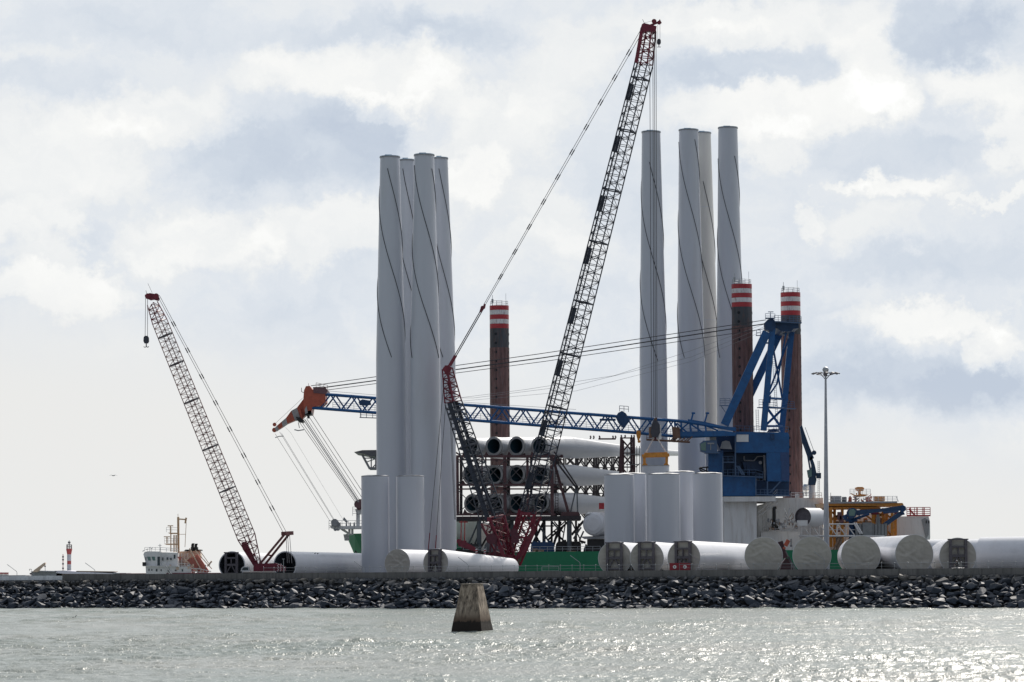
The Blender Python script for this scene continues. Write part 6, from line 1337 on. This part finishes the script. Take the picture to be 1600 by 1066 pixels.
    tag(w.build('deck_gear', [M_WHITED, M_GREY, M_TANL, M_FRAME], t), kind='stuff')
small_vessel()

def far_shore():
    # low land beyond the basin
    mb = MB(); mb.prism([Vector((x, y, 2.2)) for x, y in ((-600, 1060), (-158, 1060), (-130, 1200), (-300, 1900), (-900, 1900))], (0, 0, -4)); mb.build('far_land', M_YARD, kind='structure')
    Y = 1100; q = lambda x, y, d=0.0: P(x, y, Y + d)
    t = thing('lighthouse', 'small red-and-white banded lighthouse on the far shore', 'lighthouse', G(108, Y, 2.2)); b = G(108, Y, 2.2); z = lambda y: P(108, y, Y).z - 2.2; r = 3.2 / S(Y)
    for (y0, y1, m_) in ((915, 882, M_HAZW), (881.9, 876.4, M_HAZR), (876.3, 866.5, M_HAZW)):
        mb = MB(); mb.lathe(b, (0, 0, 1), [(max(0, z(y0)), r), (z(y1), r)], n=28); mb.build('tower_band', m_, t)
    mb = MB(); mb.lathe(b, (0, 0, 1), [(z(866.4), r), (z(858.2), r * 1.5), (z(857.6), r * 1.5), (z(857.6), 0)], n=28, smooth=False); mb.build('gallery', M_HAZR, t)
    mb = MB(); mb.rail([b + Vector((math.cos(a) * r * 1.25, math.sin(a) * r * 1.25, z(857.6))) for a in [2 * math.pi * k / 8 for k in range(9)]], 1.35, 2, .07, bars=2); mb.lathe(b, (0, 0, 1), [(z(857.6), .18), (z(849), .18), (z(849), .45), (z(846.5), .4), (z(846), .1), (z(844.5), .1)], n=10); mb.build('lantern', M_GREYD, t)
    t = thing('mast', 'thin dark banded signal mast left of the lighthouse', 'mast', G(98.5, Y, 2.2)); b = G(98.5, Y, 2.2)
    mb = MB(); mb.tube(b, P(98.5, 866, Y), .12, n=6); mb.build('pole', M_HAZR, t)
    mb = MB()
    for y in (869, 873.5, 880, 887): mb.tube(P(98.5, y, Y), P(98.5, y + 2.4, Y), .3, n=8)
    mb.build('signal_bodies', M_FRAME, t)
    # low sheds
    Y = 1075; q = lambda x, y, d=0.0: P(x, y, Y + d); zb = 2.2
    def shed(name, lab, wall, roof, dep, mw, mr, posts=0):
        t = thing(name, lab, 'shed', q(wall[0][0], wall[0][1])); mb = MB(); mb.slab(wall, Y, dep); mb.build('wall', mw, t)
        if roof: mb = MB(); mb.slab(roof, Y - 1.5, dep + 3); mb.build('roof', mr, t)
        if posts:
            mb = MB()
            for k in range(posts): x = wall[0][0] + (wall[1][0] - wall[0][0]) * k / posts; mb.rect(x, wall[0][1] + .5, x + .5, 900, Y - 1.4, .3)
            mb.build('doors', M_FRAME, t)
    shed('shed', 'long low brownish shed with pale roof right of the lighthouse', [(88, 896.5), (176, 896), (176, 903), (88, 903)], [(85, 892), (100, 891.6), (128, 893.6), (178, 896), (178, 897), (100, 896.8), (88, 895)], 20, M_BROWNP, M_ROOF, 9)
    shed('shed', 'flat grey shed at the far left foot of the lighthouse', [(49, 893.5), (90, 893), (96, 896), (98, 903), (49, 903)], [(48, 893), (60, 891.6), (88, 892.4), (90, 893.4), (49, 894.2)], 24, M_GREYH, M_GREYH)
    shed('shed', 'low dark container-like shed at the right end of the far sheds', [(176, 896.4), (196, 896.4), (196, 903), (176, 903)], [(175.5, 895.2), (197, 895.4), (197, 896.6), (175.5, 896.4)], 12, M_FRAME, M_GREYH)
    shed('shed', 'long flat warehouse behind the brownish shed', [(120, 893.4), (178.5, 893.6), (178.5, 895.6), (120, 895)], [(119, 892.2), (179, 893), (179, 894), (119, 893.6)], 6, M_GREYH, M_BROWNP)
    shed('shed', 'lowest flat roof at the far left edge beyond the pale wall', [(-20, 900), (39, 899.5), (39, 904), (-20, 904)], [(-20, 899.2), (40, 898.8), (40, 900), (-20, 900.2)], 10, M_GREYH, M_GREYH)
    t = thing('loading_crane', 'little sloping loader arm rising from the far sheds', 'loader', q(60, 895))
    mb = MB(); mb.slab([(51, 894), (53, 891), (68, 880), (70.5, 879), (71, 881.5), (60, 892.5), (58, 894)], Y - 3, 1.5); mb.build('arm', M_TANL, t)
    mb = MB(); mb.tube(q(70.4, 881, -2), q(70.6, 892, -2), .08, n=5); mb.tube(q(70.4, 884, -2), q(70.4, 886, -2), .25, n=6); mb.build('hanging_rope', M_FRAME, t)
    mb = MB(); mb.slab([(46, 896), (49, 894.6), (50, 898), (47, 898)], Y - 3, 1.2); mb.path([q(46, 892, -2), q(46, 889.5, -2), q(49, 889.5, -2), q(49, 892, -2)], .08); mb.build('driver_cab', M_FRAME, t)
    Yk = 1075
    mb0 = None
    for k in range(7):
        x = 0.5 + k * 2.0; t = thing('marker_post', 'short dark red-topped post in a row at the far left edge', 'post', P(x, 899, Yk), 'row of dark posts at the far left')
        mb = MB(); mb.tube(P(x, 900, Yk), P(x, 897.0, Yk), .14, n=6); mb.build('stem', M_FRAME, t); mb = MB(); mb.tube(P(x, 897.2, Yk), P(x, 894.6, Yk), .19, n=8); mb.build('top', M_HAZR, t)
far_shore()

def skin_mesh(name, verts, edges, mat_, parent=None, sub=2):
    me = bpy.data.meshes.new(name); me.from_pydata([v[:3] for v in verts], edges, [])
    o = bpy.data.objects.new(name, me); COL.objects.link(o)
    o.modifiers.new('skin', 'SKIN'); 
    if not me.skin_vertices: me.attributes
    for k, v in enumerate(verts):
        me.skin_vertices[0].data[k].radius = (v[3], v[3] * (v[4] if len(v) > 4 else 1))
        me.skin_vertices[0].data[k].use_root = (k == 0)
    s = o.modifiers.new('sub', 'SUBSURF'); s.levels = s.render_levels = sub
    dg = bpy.context.evaluated_depsgraph_get(); e = o.evaluated_get(dg); m2 = bpy.data.meshes.new_from_object(e)
    o.modifiers.clear(); o.data = m2; m2.materials.clear(); m2.materials.append(mat_)
    m2.polygons.foreach_set('use_smooth', [True] * len(m2.polygons))
    if parent is not None: o.parent = parent
    return o
def person():
    c = wl(1497.5, 9.62); base = Vector((c.x, c.y, 6.23)); s = thing('person', 'person with white cap and dark jacket squatting on the wall, leaning forward', 'person', base + Vector((0, 0, .12)))
    # local frame: x right, y away, z up; squatting, bent forward to the left, hands at the gear
    V = [(0, 0, .30, .15), (.00, 0, .48, .145), (-.06, 0, .66, .15), (-.11, 0, .80, .11), (-.15, 0, .88, .055), (-.19, 0, .96, .075),      # pelvis..neck..head root
         (-.10, -.17, .27, .10), (-.36, -.20, .42, .07), (-.22, -.20, .07, .05), (-.36, -.21, .04, .045),
         (-.08, .17, .27, .10), (-.34, .20, .40, .07), (-.20, .20, .07, .05), (-.34, .21, .04, .045),
         (-.10, -.20, .78, .062), (-.26, -.26, .56, .045), (-.46, -.16, .42, .032), (-.52, -.14, .38, .028),
         (-.10, .20, .78, .062), (-.28, .25, .58, .045), (-.48, .14, .46, .032), (-.54, .12, .42, .028)]
    E = [(0, 1), (1, 2), (2, 3), (3, 4), (4, 5), (0, 6), (6, 7), (7, 8), (8, 9), (0, 10), (10, 11), (11, 12), (12, 13), (3, 14), (14, 15), (15, 16), (16, 17), (3, 18), (18, 19), (19, 20), (20, 21)]
    body = skin_mesh('body', V, E, mat('dark_clothes', (0.05, 0.045, 0.05), .8, var=.3, scale=8), s)
    skin = mat('skin', (0.42, 0.24, 0.17), .6)
    mb = MB(); hc = Vector((-.21, 0, 1.03))
    mb.lathe(hc - Vector((.02, 0, .13)), (-.15, 0, 1), [(0, .03), (.04, .06), (.09, .085), (.15, .092), (.21, .075), (.25, .03), (.26, 0)], n=20)
    mb.lathe(hc + Vector((-.08, 0, .0)), (-1, 0, -.3), [(0, .025), (.035, .012), (.045, 0)], n=8)
    for sy in (-1, 1): mb.box(hc + Vector((.0, sy * .092, .0)), (.035, .02, .055)); mb.tube(hc + Vector((-.082, sy * .033, .035)), hc + Vector((-.092, sy * .033, .035)), .012, n=8, m=1)
    mb.box(hc + Vector((-.078, 0, -.055)), (.015, .05, .012), 1); h = mb.build('head', [skin, M_BLACK]); h.parent = s
    mb = MB(); mb.lathe(hc + Vector((0, 0, .02)), (-.1, 0, 1), [(0, .108), (.06, .105), (.11, .07), (.13, 0)], n=20); mb.box(hc + Vector((-.14, 0, .03)), (.12, .15, .015)); k = mb.build('cap', M_WHITE); k.parent = s
    for sy, hx, hz in ((-1, -.54, .37), (1, -.56, .41)):
        mb = MB(); p = Vector((hx, sy * .13, hz)); mb.box(p, (.08, .035, .075))
        for f in range(4): a = p + Vector((-.035, 0, .03 - .02 * f)); mb.path([a, a + Vector((-.035, -.006 * sy, -.008)), a + Vector((-.055, -.012 * sy, -.03))], .0085, n=5)
        mb.path([p + Vector((.0, -.02 * sy, .03)), p + Vector((-.03, -.045 * sy, .035)), p + Vector((-.05, -.05 * sy, .02))], .0095, n=5); hd = mb.build('hand', skin); hd.parent = s
    mb = MB(); mb.prism([Vector((.0, -.16, .50)), Vector((.12, -.16, .50)), Vector((.1, -.16, .8)), Vector((.0, -.16, .8))], (0, .32, 0)); k = mb.build('backpack', M_WHITED); k.parent = s
    mb = MB()
    t = thing('fishing_gear', 'white sheet and gear spread on the wall under the squatting person', 'gear', base)
    vs = []; fs = []; n = 22
    for i in range(n + 1):
        for j in range(7):
            x = -1.05 + 2.1 * i / n; y = -.24 + .48 * j / 6; vs.append(base + Vector((x, y, .02 + .10 * max(0, 1 - abs(x) / 1.0) ** .5 * (1 - abs(y) / .4) + .03 * mn.noise(Vector((x * 4, y * 5, 2))))))
    for i in range(n):
        for j in range(6): fs.append((i * 7 + j, (i + 1) * 7 + j, (i + 1) * 7 + j + 1, i * 7 + j + 1))
    mb.add(vs, fs, 0, True); mb.build('sheet', M_WHITE, t)
person()

def red_container():
    c = wl(1062.5, 9.62); c.y += 1.0; s_ = S(c.y)
    t = thing('red_container', 'low red container with two round white signs in front of the third framed tube', 'container', c); Y = c.y; q = lambda x, y, d=0.0: P(x, y, Y + d)
    mb = MB(); mb.slab([(1046.8, 880.6), (1078.5, 880.3), (1078.7, 897), (1046.8, 897.2)], Y, 1.6, 0)
    for x in (1047, 1057, 1067.5, 1077.6): mb.rect(x, 880.6, x + .8, 896, Y - .06, .1)
    mb.rect(1046.4, 880, 1079, 881.2, Y - .08, 1.8); mb.build('body', M_CRIM2, t)
    for x in (1054.2, 1070.2):
        mb = MB(); mb.tube(q(x, 886, -.16), q(x, 886, -.05), .29, n=24); sg = mb.build('round_sign', M_WHITE, t)
        mb = MB(); mb.tube(q(x - .3, 886, -.19), q(x - .3, 886, -.15), .11, n=16); mb.build('sign_emblem', M_FRAME, sg)
    for k, x in enumerate((1055.5, 1060, 1063, 1069, 1072)):
        mb = MB(); mb.rect(x, 878.2 - (k % 2), x + 1.6, 880.2, Y + .5, .4); mb.build('top_fitting', M_FRAME, t)
red_container()

def between_tubes():
    Y = 640; q = lambda x, y, d=0.0: P(x, y, Y + d)
    t = thing('telehandler_arm', 'maroon loader with an orange telescopic arm in the gap between two covered tubes', 'loader', G(1230, Y))
    mb = MB(); mb.slab([(1222, 880), (1228, 872), (1236, 874), (1242, 900), (1216, 900)], Y, 3); mb.beam(q(1219, 846), q(1227, 872), .9, .8, up=(0, 1, 0)); mb.build('body', M_MAROOND, t)
    mb = MB(); mb.beam(q(1227, 853, -.5), q(1232, 844, -.5), .75, .7, up=(0, 1, 0)); mb.tube(q(1226, 855, -.5), q(1224.5, 858, -.5), .25, n=8); mb.build('telescopic_arm', M_ORA, t)
    mb = MB(); mb.beam(q(1228, 862, -1), q(1244, 898, -1), .22, .3, up=(0, 1, 0)); mb.beam(q(1232, 870, -1), q(1248, 898, -1), .25, .3, up=(0, 1, 0)); mb.path([q(1236, 842, -1), q(1236, 852, -1)], .12); mb.tube(q(1236, 853, -1.2), q(1236, 853, -.8), .22, n=12); mb.build('support_struts', M_GREYD, t)
between_tubes()

def birds():
    # one gull in flight, small birds on a tube and on the water
    c = P(177, 743.5, 420); t = thing('gull', 'small gull gliding low in the pale sky at left', 'bird', c)
    mb = MB(); mb.lathe(c + Vector((-.16, 0, 0)), (1, 0, .05), [(0, 0), (.06, .035), (.16, .06), (.28, .045), (.40, .0)], n=10)
    for sx in (-1, 1):
        pts = [c + Vector((-.03 * sx, 0, .03)), c + Vector((.22 * sx, 0, .11)), c + Vector((.55 * sx, 0, .02)), c + Vector((.22 * sx, 0, .075)), c + Vector((.05 * sx, 0, -.02))]
        mb.prism(pts, (0, .12, 0))
    mb.build('body', mat('gull_grey', (.25, .26, .28), .7), t)
    for k, (x, y, Y, lab) in enumerate(((492, 865.5, 655, 'left of two small birds standing on the long tube'), (496, 865.8, 655, 'right of two small birds standing on the long tube'))):
        c = P(x, y + .8, Y); t = thing('bird', lab, 'bird', c); mb = MB(); mb.lathe(c + Vector((-.16, 0, .12)), (1, 0, .35), [(0, 0), (.08, .06), (.2, .08), (.3, .05), (.36, .06), (.42, .03), (.5, 0)], n=10); mb.tube(c, c + Vector((0, 0, .12)), .012, n=4); mb.build('body', M_BLACK, t)
    Yw = 480; z = .02; c = G(115, Yw, z); t = thing('cormorant', 'dark water bird swimming at the far left near the rocks', 'bird', c)
    mb = MB(); mb.lathe(c + Vector((-.3, 0, .06)), (1, 0, 0), [(0, 0), (.1, .08), (.3, .13), (.5, .1), (.62, .03), (.7, 0)], n=12); mb.path([c + Vector((.25, 0, .12)), c + Vector((.3, 0, .3)), c + Vector((.36, 0, .42)), c + Vector((.44, 0, .42))], .04, n=6); mb.build('body', M_BLACK, t)
birds()
